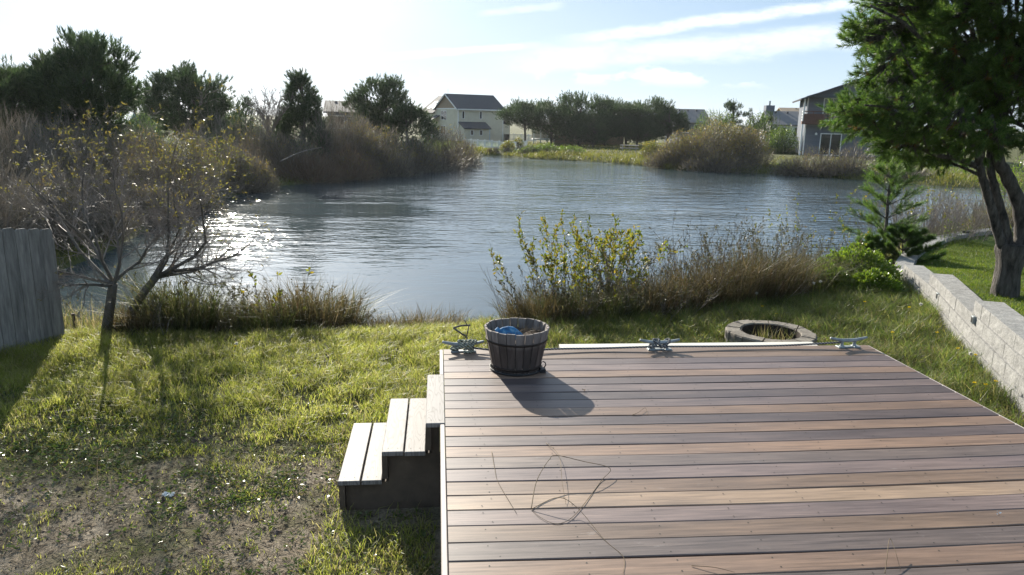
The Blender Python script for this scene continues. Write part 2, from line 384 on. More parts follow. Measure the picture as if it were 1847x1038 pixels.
def build_ground():
    xs = np.unique(np.concatenate([np.linspace(-900, -60, 12), np.linspace(-60, -12, 40), np.linspace(-12, 15, 150), np.linspace(15, 60, 60), np.linspace(60, 900, 12)]).round(4))
    ys = np.unique(np.concatenate([np.linspace(-60, 0, 12), np.linspace(0, 17, 110), np.linspace(17, 80, 120), np.linspace(80, 180, 40), np.linspace(180, 1500, 12)]).round(4))
    X, Y = np.meshgrid(xs, ys); Z = terr(X, Y)
    nx, ny = len(xs), len(ys); idx = np.arange(nx*ny).reshape(ny, nx)
    F = np.stack([idx[:-1, :-1], idx[:-1, 1:], idx[1:, 1:], idx[1:, :-1]], -1).reshape(-1, 4)
    mt, nt, N, L = new_mat('earth')
    big = tex_noise(N, L, 0.9, 6, 0.62); mid = tex_noise(N, L, 5.0, 6, 0.65); fine = tex_noise(N, L, 60.0, 5, 0.7)
    dirt = ramp(N, L, mid, [(0.30, (0.20, 0.150, 0.108)), (0.5, (0.325, 0.262, 0.195)), (0.72, (0.42, 0.355, 0.280))])
    thatch = ramp(N, L, fine, [(0.3, (0.045, 0.050, 0.016)), (0.5, (0.085, 0.095, 0.028)), (0.7, (0.14, 0.12, 0.055))])
    tc = N('ShaderNodeTexCoord'); sp = N('ShaderNodeSeparateXYZ'); L(tc.outputs['Object'], sp.inputs[0])
    mr = N('ShaderNodeMapRange'); L(sp.outputs['Y'], mr.inputs[0]); mr.inputs[1].default_value = 4.6; mr.inputs[2].default_value = 6.6
    ad = N('ShaderNodeMath'); ad.operation = 'MULTIPLY_ADD'; L(big, ad.inputs[0]); ad.inputs[1].default_value = 1.5; L(mr.outputs[0], ad.inputs[2])
    mk = ramp(N, L, ad.outputs[0], [(0.0, (0, 0, 0)), (0.75, (0.15,)*3), (1.0, (1, 1, 1))])
    c = mixc(N, L, mk, dirt, thatch)
    c = mixc(N, L, 0.8, c, ramp(N, L, fine, [(0.30, (0.35,)*3), (0.65, (1.1,)*3)]), 'MULTIPLY')
    p = N('ShaderNodeBsdfPrincipled'); L(c, p.inputs['Base Color']); p.inputs['Roughness'].default_value = 0.95; p.inputs['Specular IOR Level'].default_value = 0.15
    h = mixc(N, L, 0.5, fine, mid); L(bump(N, L, h, 0.9, 0.05), p.inputs['Normal'])
    o = N('ShaderNodeOutputMaterial'); L(p.outputs[0], o.inputs[0])
    g = link('ground', raw_mesh('ground', np.stack([X, Y, Z], -1).reshape(-1, 3), F, mt, True)); tag(g, 'sandy ground sloping from the yard down to the pond and on round it', kind='structure')
    # water: one sheet a little wider than the shoreline, the banks rise through it
    mt, nt, N, L = new_mat('pond_water')
    tc = N('ShaderNodeTexCoord')
    def nz(scale, stretch, rot, det=3):
        mp = N('ShaderNodeMapping'); mp.inputs['Scale'].default_value = stretch; mp.inputs['Rotation'].default_value = (0, 0, rot); L(tc.outputs['Object'], mp.inputs['Vector'])
        n = N('ShaderNodeTexNoise'); n.inputs['Scale'].default_value = scale; n.inputs['Detail'].default_value = det; n.inputs['Roughness'].default_value = 0.5
        n.inputs['Distortion'].default_value = 0.4; L(mp.outputs[0], n.inputs['Vector']); return n.outputs['Fac']
    def mth(op, a, b):
        n = N('ShaderNodeMath'); n.operation = op
        for i, v in enumerate((a, b)):
            if isinstance(v, (int, float)): n.inputs[i].default_value = v
            else: L(v, n.inputs[i])
        return n.outputs[0]
    r1 = nz(1.5, (0.45, 1.0, 1), 0.22, 2); r2 = nz(4.6, (0.55, 1.0, 1), -0.15, 2); r3 = nz(10.0, (0.7, 1.0, 1), 0.4, 1)
    patch = nz(0.14, (0.5, 1.0, 1), 0.1, 3)
    sp = N('ShaderNodeSeparateXYZ'); L(tc.outputs['Object'], sp.inputs[0])
    mr = N('ShaderNodeMapRange'); mr.interpolation_type = 'SMOOTHSTEP'; L(sp.outputs['Y'], mr.inputs[0]); mr.inputs[1].default_value = 15.5; mr.inputs[2].default_value = 22.0; mr.inputs[3].default_value = 0.16; mr.inputs[4].default_value = 1.0
    pm = N('ShaderNodeMapRange'); pm.interpolation_type = 'SMOOTHSTEP'; L(patch, pm.inputs[0]); pm.inputs[1].default_value = 0.36; pm.inputs[2].default_value = 0.58; pm.inputs[3].default_value = 0.45
    amp = mth('MULTIPLY', mr.outputs[0], pm.outputs[0])
    # a calm lee behind the left thicket
    dx = mth('MULTIPLY', mth('ADD', sp.outputs['X'], 3.6), 0.22); dy = mth('MULTIPLY', mth('ADD', sp.outputs['Y'], -29.3), 0.42)
    q = mth('ADD', mth('MULTIPLY', dx, dx), mth('MULTIPLY', dy, dy))
    lee = N('ShaderNodeMapRange'); lee.interpolation_type = 'SMOOTHSTEP'; L(q, lee.inputs[0]); lee.inputs[1].default_value = 0.4; lee.inputs[2].default_value = 1.5; lee.inputs[3].default_value = 0.22; lee.inputs[4].default_value = 1.0
    amp = mth('MULTIPLY', amp, lee.outputs[0])
    h = mth('ADD', mth('MULTIPLY', r1, 1.0), mth('ADD', mth('MULTIPLY', r2, 0.40), mth('MULTIPLY', r3, 0.10)))
    h = mth('MULTIPLY', h, amp)
    p = N('ShaderNodeBsdfPrincipled'); p.inputs['Base Color'].default_value = (0.050, 0.070, 0.078, 1); p.inputs['Roughness'].default_value = 0.07
    p.inputs['IOR'].default_value = 1.56
    L(bump(N, L, h, 1.0, 0.076), p.inputs['Normal'])
    o = N('ShaderNodeOutputMaterial'); L(p.outputs[0], o.inputs[0])
    ctr = POND.mean(0); d = POND-ctr; big_ = ctr+d*(1+1.0/np.linalg.norm(d, axis=1, keepdims=True))
    V = [(x, y, WATER) for x, y in big_]
    me = bpy.data.meshes.new('water'); me.from_pydata(V, [], [list(range(len(V)))[::-1]]); me.materials.append(mt); me.update()
    if me.polygons[0].normal.z < 0: me.flip_normals()
    tag(link('water', me), 'rippled pond reflecting the bright sky', kind='structure')
build_ground()
# ------------------------------------------------------------------ deck, steps, wall, fence
DZ = 0.58                                  # deck top
DX0, DX1, DYF = 0.044, 3.755, 5.905         # board ends, far edge
PITCH_B, GAP = 0.1445, 0.0055

def board_mat(name, grain):
    """capped composite decking: streaks along the board, scuffs, each board its own shade"""
    mt, nt, N, L = new_mat(name)
    oi = N('ShaderNodeObjectInfo')
    c0 = oi.outputs['Color']
    st = tex_noise(N, L, 9.0, 6, 0.65, stretch=(0.35, 9.0, 1) if grain == 'x' else (9.0, 0.35, 1), obj_seed=True)
    wide = tex_noise(N, L, 2.2, 3, 0.5, stretch=(0.5, 3.0, 1) if grain == 'x' else (3, .5, 1), obj_seed=True)
    c = mixc(N, L, 1.0, c0, ramp(N, L, st, [(0.30, (0.58,)*3), (0.5, (0.97,)*3), (0.72, (1.42, 1.38, 1.34))]), 'MULTIPLY')
    c = mixc(N, L, 1.0, c, ramp(N, L, wide, [(0.3, (0.80, 0.80, 0.84)), (0.7, (1.20, 1.17, 1.12))]), 'MULTIPLY')
    tc = N('ShaderNodeTexCoord')
    mp = N('ShaderNodeMapping'); mp.inputs['Scale'].default_value = (1.6, 5, 1); mp.inputs['Rotation'].default_value = (0, 0, 0.25); L(tc.outputs['Object'], mp.inputs['Vector'])
    sc = tex_noise(N, L, 3.5, 9, 0.78, vec=mp.outputs[0], obj_seed=True)
    scm = ramp(N, L, sc, [(0.60, (0, 0, 0)), (0.70, (0.30,)*3), (0.80, (0.55,)*3)])
    c = mixc(N, L, scm, c, (0.36, 0.33, 0.31))
    p = N('ShaderNodeBsdfPrincipled'); L(c, p.inputs['Base Color']); p.inputs['Specular IOR Level'].default_value = 0.5
    rr = ramp(N, L, st, [(0.3, (0.40,)*3), (0.7, (0.56,)*3)]); L(rr, p.inputs['Roughness'])
    L(bump(N, L, st, 0.35, 0.0012), p.inputs['Normal'])
    o = N('ShaderNodeOutputMaterial'); L(p.outputs[0], o.inputs[0]); return mt
M_BOARD = board_mat('composite_decking', 'x')

def tread_mat():
    """pale grained composite with cathedral figure"""
    mt, nt, N, L = new_mat('pale_tread')
    tc = N('ShaderNodeTexCoord')
    mp = N('ShaderNodeMapping'); mp.inputs['Scale'].default_value = (7.0, 1.0, 1.0); L(tc.outputs['Object'], mp.inputs['Vector'])
    n = N('ShaderNodeTexNoise'); n.noise_dimensions = '4D'; n.inputs['Scale'].default_value = 1.6; n.inputs['Detail'].default_value = 2.0; L(mp.outputs[0], n.inputs['Vector'])
    oi = N('ShaderNodeObjectInfo'); ml = N('ShaderNodeMath'); ml.operation = 'MULTIPLY'; ml.inputs[1].default_value = 30; L(oi.outputs['Random'], ml.inputs[0]); L(ml.outputs[0], n.inputs['W'])
    a = N('ShaderNodeMath'); a.operation = 'MULTIPLY'; a.inputs[1].default_value = 16.0; L(n.outputs['Fac'], a.inputs[0])
    b = N('ShaderNodeMath'); b.operation = 'FRACT'; L(a.outputs[0], b.inputs[0])
    c = ramp(N, L, b.outputs[0], [(0.0, (0.125, 0.113, 0.107)), (0.25, (0.22, 0.203, 0.193)), (0.75, (0.23, 0.21, 0.20)), (1.0, (0.118, 0.107, 0.10))])
    gr = tex_noise(N, L, 40, 3, 0.6, stretch=(6, 0.6, 1)); c = mixc(N, L, 0.5, c, ramp(N, L, gr, [(0.3, (0.75,)*3), (0.7, (1.1,)*3)]), 'MULTIPLY')
    p = N('ShaderNodeBsdfPrincipled'); L(c, p.inputs['Base Color']); p.inputs['Roughness'].default_value = 0.6; p.inputs['Specular IOR Level'].default_value = 0.35
    L(bump(N, L, b.outputs[0], 0.15, 0.001), p.inputs['Normal'])
    o = N('ShaderNodeOutputMaterial'); L(p.outputs[0], o.inputs[0]); return mt
M_TREAD = tread_mat()
M_TRIM = surf('pale_trim', [(0.3, (0.36, 0.31, 0.28)), (0.7, (0.46, 0.41, 0.37))], 5, 4, 0.5, stretch=(1, 0.3, 1))
M_JOIST = surf('dark_joist_wood', [(0.3, (0.060, 0.044, 0.033)), (0.7, (0.12, 0.090, 0.066))], 6, 5, 0.85, stretch=(1, 6, 1))
M_SCREW = surf('dark_screw', [(0.3, (0.02, 0.018, 0.016)), (0.7, (0.04, 0.036, 0.032))], 9, 2, 0.6, bmp=None)
M_GALV = surf('galvanised_iron', [(0.3, (0.16, 0.18, 0.19)), (0.55, (0.27, 0.30, 0.31)), (0.75, (0.36, 0.39, 0.40))], 22, 6, 0.55, metallic=0.35, bmp=(0.3, 0.003))
M_BLACK = surf('black_plastic', [(0.3, (0.012, 0.012, 0.013)), (0.7, (0.028, 0.028, 0.03))], 6, 3, 0.5)

def build_deck():
    root = empty('deck', (0, 0, 0), 'low deck of brown and grey composite boards beside the pond', 'deck')
    # colours far to near, read off the photograph board by board
    tan, blue, lil, gry, brn, lt = (0.192, 0.128, 0.092), (0.094, 0.072, 0.070), (0.148, 0.112, 0.104), (0.112, 0.088, 0.080), (0.150, 0.104, 0.076), (0.228, 0.165, 0.118)
    seq = [brn, brn, blue, lil, tan, blue, lil, blue, lil, tan, blue, tan, blue, tan, gry, lil, brn, lt, lil, brn, gry, tan, gry, brn, lil, tan, gry, brn, blue, lil]
    xs = np.linspace(DX0, DX1, 15)
    for i, c in enumerate(seq):
        y1 = DYF-i*PITCH_B; y0 = y1-PITCH_B+GAP
        bow = -0.030*np.sin(np.pi*(xs-DX0)/(DX1-DX0))*sst(i, 1, 9)+0.004*math.sin(i*2.3)*np.sin(2*np.pi*(xs-DX0)/(DX1-DX0))
        zz = 0.0012*math.sin(i*5.1)
        b = 0.004
        sec = [(y0, DZ-0.024), (y0, DZ-b), (y0+b, DZ), (y1-b, DZ), (y1, DZ-b), (y1, DZ-0.024)]
        V = np.array([[(x, y+bw, z+zz) for (y, z) in sec] for x, bw in zip(xs, bow)]).reshape(-1, 3); n = len(sec); idx = np.arange(len(xs)*n).reshape(-1, n)
        a, d = idx[:-1], idx[1:]
        Q = np.stack([a, d, np.roll(d, -1, 1), np.roll(a, -1, 1)], -1).reshape(-1, 4)
        mb = MB().add(V, [Q, np.array([idx[0], idx[-1][::-1]])])
        o = mb.build('deck_board', M_BOARD, root)
        v = 1+0.10*math.sin(i*12.9898+1.3); o.color = (c[0]*v, c[1]*v, c[2]*v, 1)
    # screws, two per board over each joist
    mb = MB(); ph = np.arange(6)*np.pi/3
    for i in range(len(seq)):
        for j, x in enumerate(np.arange(DX0+0.20, DX1, 0.405)):
            for q in (0.032, 0.108):
                xx = x+RNG.uniform(-0.03, 0.03); y = DYF-i*PITCH_B-q+RNG.uniform(-.006, .006)-0.030*math.sin(math.pi*(xx-DX0)/(DX1-DX0))*float(sst(i, 1, 9))
                mb.add(np.stack([xx+0.0042*np.cos(ph), y+0.0042*np.sin(ph), np.full(6, DZ+0.0018)], -1), np.arange(6)[None])
    tag(mb.build('screw_heads', M_SCREW, root), kind='stuff')
    yb = DYF-len(seq)*PITCH_B
    for (y0, y1) in ((5.289, DYF), (yb, 4.362)):
        mb = MB(); bbox(mb, 0.012, 0.040, y0, y1, DZ-0.19, DZ-0.002); mb.build('edge_trim', M_TRIM, root)
    mb = MB(); bbox(mb, DX1+0.003, DX1+0.020, yb, DYF, DZ-0.19, DZ-0.004); mb.build('edge_trim', M_TRIM, root)
    for x in np.arange(0.10, DX1, 0.405):
        mb = MB(); box(mb, x-0.02, x+0.02, yb+0.02, DYF-0.05, DZ-0.20, DZ-0.026); mb.build('joist', M_JOIST, root)
    for y in (5.84, 3.6, 2.0):
        for x in (0.14, 1.3, 2.5, 3.6):
            mb = MB(); box(mb, x-0.045, x+0.045, y-0.045, y+0.045, -0.3, DZ-0.2); mb.build('support_post', M_JOIST, root)
    mb = MB(); box(mb, DX0, DX1, DYF-0.045, DYF-0.005, DZ-0.2, DZ-0.026); mb.build('rim_joist', M_JOIST, root)

def build_steps():
    root = empty('deck_steps', (-0.25, 4.8, 0), 'three short steps of pale grained planks on the left side of the deck', 'steps')
    inv = (-0.25, 4.8)
    rows = [(DZ+0.002, [(-0.080, 0.042)]), (0.395, [(-0.356, -0.221), (-0.212, -0.083)]), (0.205, [(-0.633, -0.496), (-0.485, -0.360)])]
    for z, bs in rows:
        for x0, x1 in bs:
            mb = MB(); y0, y1 = 4.366+RNG.uniform(-.004, .004), 5.283+RNG.uniform(-.004, .004)
            bbox(mb, x0-inv[0], x1-inv[0], y0-inv[1], y1-inv[1], z-0.028, z, 0.004)
            t = mb.build('tread', M_TREAD, root)
            s = MB(); ph = np.arange(6)*np.pi/3
            for yy in (y0+0.05, y1-0.06):
                for q in (0.28, 0.72):
                    s.add(np.stack([x0+(x1-x0)*q-inv[0]+0.004*np.cos(ph), yy-inv[1]+0.004*np.sin(ph), np.full(6, z+0.0012)], -1), np.arange(6)[None])
            tag(s.build('screw_heads', M_SCREW, t), kind='stuff')
    for x, z0, z1 in ((-0.063, 0.397, DZ-0.028), (-0.339, 0.207, 0.364), (-0.61, 0.0, 0.174)):
        mb = MB(); box(mb, x-0.018-inv[0], x+0.018-inv[0], -0.425, 0.475, z0, z1); mb.build('riser', M_JOIST, root)
    for y in (-0.37, 0.42):
        mb = MB()
        P = np.array([(-0.59, -0.06), (-0.59, 0.172), (-0.318, 0.172), (-0.318, 0.362), (-0.044, 0.362), (-0.044, 0.54), (0.008, 0.54), (0.008, -0.06)])
        n = len(P); V = [(x-inv[0], y-0.02, z) for x, z in P]+[(x-inv[0], y+0.02, z) for x, z in P]
        mb.add(V, [np.array([[0, 1, 2, 7], [2, 3, 4, 7], [4, 5, 6, 7]]), np.array([[0, 1, 2, 7], [2, 3, 4, 7], [4, 5, 6, 7]])[:, ::-1]+n,
                   np.array([[k, k+n, (k+1) % n+n, (k+1) % n] for k in range(n)])]); mb.build('stringer', M_JOIST, root)

def build_bench_plank():
    root = empty('low_step', (2.4, 6.3, 0), 'long pale plank step against the far edge of the deck', 'step')
    for y0, y1 in ((-0.29, -0.005), (0.004, 0.29)):
        mb = MB(); V = box_v(-1.27, 1.22, y0, y1, 0.372, 0.40); V[[0, 3, 4, 7], 0] += np.array([-0.06, 0.0, -0.06, 0.0])*(1 if y0 < 0 else 0.2)
        mb.add(V, BOXF); mb.build('plank', M_TREAD_W, root)
    for x in (-1.1, 0, 1.1):
        mb = MB(); box(mb, x-0.04, x+0.04, -0.26, 0.26, -0.05, 0.371); mb.build('support', M_JOIST, root)
M_TREAD_W = surf('cream_plank', [(0.3, (0.55, 0.52, 0.46)), (0.7, (0.66, 0.63, 0.56))], 5, 4, 0.5, stretch=(0.3, 3, 1))

# ---- planter tub
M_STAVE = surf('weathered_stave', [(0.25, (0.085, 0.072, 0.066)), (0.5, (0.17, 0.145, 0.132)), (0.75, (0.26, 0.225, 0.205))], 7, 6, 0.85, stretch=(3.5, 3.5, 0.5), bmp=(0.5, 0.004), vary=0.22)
M_HOOP = surf('rusty_hoop', [(0.3, (0.018, 0.014, 0.012)), (0.6, (0.04, 0.028, 0.022)), (0.8, (0.08, 0.045, 0.028))], 14, 5, 0.7, metallic=0.3)
M_SOIL = surf('dry_soil', [(0.3, (0.045, 0.034, 0.026)), (0.7, (0.14, 0.105, 0.085))], 30, 5, 0.95, bmp=(0.9, 0.02))
M_BLUE = surf('faded_blue_paint', [(0.35, (0.012, 0.060, 0.150)), (0.52, (0.022, 0.150, 0.320)), (0.70, (0.20, 0.36, 0.46))], 26, 6, 0.7, stretch=(1, 1, 0.4))
M_STRAW = leafy('dry_straw', [(0.10, 0.07, 0.045), (0.20, 0.15, 0.095), (0.30, 0.24, 0.16)], 0.25, 0.7, 0.2, 8)

def darken_staves():
    # the staves are darker below the upper hoop
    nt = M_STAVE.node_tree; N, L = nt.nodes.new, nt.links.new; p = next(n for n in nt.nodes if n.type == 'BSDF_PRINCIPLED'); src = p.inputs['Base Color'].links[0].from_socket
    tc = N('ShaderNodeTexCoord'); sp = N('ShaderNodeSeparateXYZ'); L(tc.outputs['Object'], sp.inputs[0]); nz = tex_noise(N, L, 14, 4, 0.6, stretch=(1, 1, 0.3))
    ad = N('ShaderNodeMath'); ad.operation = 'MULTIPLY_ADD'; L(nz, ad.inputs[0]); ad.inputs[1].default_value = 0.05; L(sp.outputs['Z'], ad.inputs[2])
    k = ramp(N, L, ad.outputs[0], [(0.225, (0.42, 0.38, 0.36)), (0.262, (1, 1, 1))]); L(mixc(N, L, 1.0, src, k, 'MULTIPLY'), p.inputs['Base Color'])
darken_staves()
def build_tub():
    cx, cy, h, r0, r1 = 0.598, 5.405, 0.325, 0.186, 0.250
    root = empty('planter_tub', (cx, cy, DZ+0.012), 'weathered half barrel wooden planter tub standing on the deck', 'planter')
    n = 22
    for k in range(n):
        a0 = 2*np.pi*k/n+0.010; a1 = 2*np.pi*(k+1)/n-0.010
        top = h+RNG.uniform(-0.003, 0.003); th = 0.020; mb = MB(); V = []
        zs = [(0.0, r0), (0.235, r0+(r1-r0)*0.73), (top-0.004, r1-0.001), (top, r1-0.004)]
        for z, r in zs:
            for a in (a0, (a0+a1)/2, a1): V.append((r*math.cos(a), r*math.sin(a), z))
        for z, r in ((top, r1-th+0.003), (top-0.005, r1-th), (0.16, r0+(r1-r0)*0.5-th)):
            for a in (a0, (a0+a1)/2, a1): V.append((r*math.cos(a), r*math.sin(a), z))
        F = []
        for i in range(6):
            for j in range(2): F.append([i*3+j, i*3+j+1, i*3+j+4, i*3+j+3])
        for s in (0, 2):
            col = [i*3+s for i in range(7)]
            F += [[col[0], col[1], col[5], col[6]], [col[1], col[2], col[4], col[5]], ] if s == 2 else [[col[6], col[5], col[1], col[0]], [col[5], col[4], col[2], col[1]]]
            F += [[col[2], col[3], col[4], col[4]]][:0]
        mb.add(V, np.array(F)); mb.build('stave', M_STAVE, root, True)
    for z, hh in ((0.225, 0.018), (0.020, 0.022)):
        mb = MB(); ra, rb = r0+(r1-r0)*z/h+0.0015, r0+(r1-r0)*(z+hh)/h+0.0015
        lathe(mb, [(ra, z), (ra+0.003, z), (rb+0.003, z+hh), (rb, z+hh)], 44); mb.build('hoop', M_HOOP, root, True)
    V, F = [], []
    mb = MB(); q = 24; rs = np.linspace(0, r1-0.022, 8); ph = np.arange(q)*2*np.pi/q
    for r in rs:
        x, y = r*np.cos(ph), r*np.sin(ph); V.append(np.stack([x, y, 0.235+0.035*fnoise(x+3, y+3, 18, 4)], -1))
    idx = np.arange(8*q).reshape(8, q); a, b = idx[:-1], idx[1:]
    mb.add(np.concatenate(V), np.stack([a, b, np.roll(b, -1, 1), np.roll(a, -1, 1)], -1).reshape(-1, 4)); mb.build('soil', M_SOIL, root, True)
    s = MB(); nn = 140; P = np.stack([RNG.uniform(-0.05, 0.2, nn), RNG.uniform(-0.16, 0.12, nn), RNG.uniform(0.255, 0.28, nn)], -1); P = P[np.hypot(P[:, 0], P[:, 1]) < 0.2]
    D = rand_dirs(len(P), RNG, 0.25); D[:, 2] = np.abs(D[:, 2])*0.6; E = P+D*RNG.uniform(0.03, 0.10, len(P))[:, None]
    rr = np.hypot(E[:, 0], E[:, 1]); ok = rr < 0.225; s.add(*twigs(P[ok], E[ok], 0.0016, 0.0006)); s.build('dead_stems', M_STRAW, root)
    # blue fish-shaped board lying in the soil
    pts = np.array([(-0.17, 0.30), (-0.15, 0.317), (-0.135, 0.305), (-0.11, 0.315), (-0.07, 0.322), (-0.03, 0.318), (0.0, 0.302), (0.03, 0.280), (0.05, 0.258), (0.035, 0.245), (-0.03, 0.242), (-0.10, 0.244), (-0.14, 0.246), (-0.165, 0.255), (-0.158, 0.275)])
    n = len(pts); ctr = pts.mean(0); t = 0.011
    V = [(x, -0.06+(z-0.26)*0.9, z) for x, z in pts]+[(x, -0.06+t+(z-0.26)*0.9, z+0.003) for x, z in pts]+[(ctr[0], -0.06+(ctr[1]-0.26)*0.9-0.004, ctr[1]), (ctr[0], -0.06+t+(ctr[1]-0.26)*0.9, ctr[1])]
    F3 = [[k, (k+1) % n, 2*n] for k in range(n)]+[[(k+1) % n+n, k+n, 2*n+1] for k in range(n)]; F4 = [[(k+1) % n, k, k+n, (k+1) % n+n] for k in range(n)]
    o = MB().add(V, [np.array(F3), np.array(F4)]).build('fish_cutout', M_BLUE, None, loc=(cx, cy, DZ+0.012))
    tag(o, 'faded blue fish-shaped board lying on the soil in the wooden tub', 'ornament')
    # low black tray the tub stands on, with a handle
    t = empty('plant_tray', (cx, cy, DZ), 'black plastic tray with a small upright handle under the wooden tub', 'tray')
    mb = MB(); lathe(mb, [(0.0, 0.001), (0.196, 0.001), (0.203, 0.006), (0.205, 0.020), (0.201, 0.020), (0.197, 0.011), (0.0, 0.011)], 40); mb.build('dish', M_BLACK, t, True)
    mb = MB(); tube(mb, bez([(0.198, -0.060, 0.016), (0.219, -0.066, 0.040), (0.214, -0.066, 0.066), (0.196, -0.06, 0.072)], 6), 0.0045, 8); mb.build('handle', M_BLACK, t, True)
    mb = MB(); bbox(mb, 0.172, 0.216, -0.118, -0.060, 0.001, 0.028); mb.build('lug', M_BLACK, t)

# ---- cleats and rope
def rope_mat(name, dark, light):
    mt, nt, N, L = new_mat(name); tc = N('ShaderNodeTexCoord')
    w = N('ShaderNodeTexWave'); w.wave_type = 'BANDS'; w.bands_direction = 'DIAGONAL'; w.inputs['Scale'].default_value = 22; w.inputs['Distortion'].default_value = 1.0; L(tc.outputs['Object'], w.inputs['Vector'])
    c = ramp(N, L, w.outputs['Fac'], [(0.3, dark), (0.7, light)])
    p = N('ShaderNodeBsdfPrincipled'); L(c, p.inputs['Base Color']); p.inputs['Roughness'].default_value = 0.9; L(bump(N, L, w.outputs['Fac'], 0.8, 0.004), p.inputs['Normal'])
    o = N('ShaderNodeOutputMaterial'); L(p.outputs[0], o.inputs[0]); return mt
M_ROPE = rope_mat('grey_rope', (0.05, 0.05, 0.052), (0.22, 0.22, 0.22))
M_ROPE_PALE = rope_mat('green_flecked_rope', (0.10, 0.12, 0.085), (0.33, 0.34, 0.28))

def cleat(x, y, rz, label, s=1.0):
    root = empty('dock_cleat', (x, y, DZ), label, 'cleat', 'dock cleats along the far edge of the deck', rz)
    mb = MB()
    for sx in (-1, 1):
        bbox(mb, sx*0.072-0.030 if sx > 0 else -0.102, 0.102 if sx > 0 else -0.042, -0.030, 0.030, 0.001, 0.013, 0.004)
    bbox(mb, -0.0419, 0.0419, -0.022, 0.022, 0.001, 0.011, 0.003); mb.build('base', M_GALV, root)
    for sx in (-1, 1):
        mb = MB(); lathe(mb, [(0.021, 0.012), (0.015, 0.022), (0.013, 0.040), (0.015, 0.052), (0.017, 0.06)], 12, c=(sx*0.058, 0)); mb.build('post', M_GALV, root, True)
    P = bez([(-0.172, 0, 0.086), (-0.12, 0, 0.074), (-0.06, 0, 0.064), (0, 0, 0.062), (0.06, 0, 0.064), (0.12, 0, 0.074), (0.172, 0, 0.086)], 5)
    t = np.abs(np.linspace(-1, 1, len(P))); mb = MB(); tube(mb, P, 0.0165-0.0065*t**1.5, 10); mb.build('horn', M_GALV, root, True)
    return root

def build_ropes():
    C = [(0.205, 5.835, 0.02), (1.86, 5.835, 0.0), (3.545, 5.845, 0.05)]
    cleat(*C[0], 'grey dock cleat beside the wooden tub with a bulky pale rope knot')
    cleat(*C[1], 'grey dock cleat at the middle of the far deck edge with rope wound over it')
    cleat(*C[2], 'bare grey dock cleat at the far right corner of the deck')
    # knots
    k = MB()
    for dx, tw, ph in ((-0.035, 0.05, 0.0), (0.02, -0.06, 0.6), (0.055, 0.05, 1.2), (0.062, -0.02, 2.0), (-0.01, 0.09, 2.6)):
        a = np.linspace(0, 2*np.pi, 19)+ph
        P = np.stack([dx+tw*np.sin(a), 0.034*np.cos(a), 0.058+0.034*np.sin(a+0.3)], -1); tube(k, P, 0.0105, 7, False)
    tube(k, bez([(0.06, -0.03, 0.03), (0.075, -0.038, 0.012), (0.05, -0.05, 0.010), (0.0, -0.045, 0.010)], 6), 0.0105, 7)
    o = k.build('rope_knot', M_ROPE_PALE, None, True, loc=(C[0][0], C[0][1], DZ)); tag(o, 'pale flecked rope knotted round the cleat beside the tub', 'rope')
    k = MB()
    for dx, tw, ph in ((-0.045, 0.04, 0.0), (0.0, -0.055, 1.0), (0.045, 0.04, 2.0)):
        a = np.linspace(0, 2*np.pi, 19)+ph
        P = np.stack([dx+tw*np.sin(a), 0.030*np.cos(a), 0.056+0.032*np.sin(a+0.3)], -1); tube(k, P, 0.0095, 7, False)
    o = k.build('rope_knot', M_ROPE, None, True, loc=(C[1][0], C[1][1], DZ)); tag(o, 'dark grey rope turns wound over the middle cleat', 'rope')
    r = MB()
    P = bez([(0.28, 5.833, 0.612), (0.60, 5.74, 0.606), (0.95, 5.80, 0.605), (1.35, 5.822, 0.601), (1.80, 5.815, 0.612), (1.92, 5.815, 0.612), (2.4, 5.835, 0.603), (2.95, 5.843, 0.602), (3.44, 5.848, 0.622), (3.50, 5.850, 0.628)], 10)
    tube(r, P, 0.0085, 7); o = r.build('mooring_rope', M_ROPE, None, True); tag(o, 'thin grey rope stretched along the far deck edge from cleat to cleat', 'rope')

# ---- retaining wall
def block_mat(name, rough_face):
    lo, hi = ((0.30, 0.295, 0.28), (0.44, 0.435, 0.415)) if not rough_face else ((0.26, 0.255, 0.245), (0.43, 0.42, 0.40))
    return surf(name, [(0.3, lo), (0.7, hi)], 9 if rough_face else 5, 7, 0.9, bmp=(1.0, 0.012) if rough_face else (0.25, 0.003), fine=(60, 0.6), spec=0.2, vary=0.035)
M_BLOCK = block_mat('split_concrete', True)

def block_mesh(seed, L, D=0.28, H=0.15):
    """block along +x, front face at y = 0 facing -y, rough split face, smooth top"""
    r = np.random.default_rng(seed); nx, nz = 5, 4
    xs = np.linspace(0.003, L-0.003, nx); zs = np.linspace(-H+0.0015, -0.002, nz); V, F = [], []
    for j, z in enumerate(zs):
        for i, x in enumerate(xs):
            e = (i in (0, nx-1)) or (j in (0, nz-1))
            V.append((x, (0.0005 if e else -0.0015-r.uniform(-0.003, 0.003)), z))
    for j in range(nz-1):
        for i in range(nx-1): F.append([j*nx+i, j*nx+i+1, (j+1)*nx+i+1, (j+1)*nx+i])
    b = len(V); V += [(xs[0], D, zs[0]), (xs[-1], D, zs[0]), (xs[-1], D, zs[-1]), (xs[0], D, zs[-1])]
    top = (nz-1)*nx
    F2 = [[b+1, b, b+3, b+2]]
    V += [(xs[0], 0.004, -0.0), ]; V.pop()
    Ft = [[top+nx-1, b+2, b+3, top]]
    T = [[top+i, top+i+1, top+nx-1] for i in range(nx-2)]
    S1 = [[0, top, b+3, b]]; S2 = [[nx-1, b+1, b+2, top+nx-1]]
    return raw_mesh('block', V, [np.array(F), np.array(F2+Ft+S1+S2), np.array(T)], M_BLOCK)
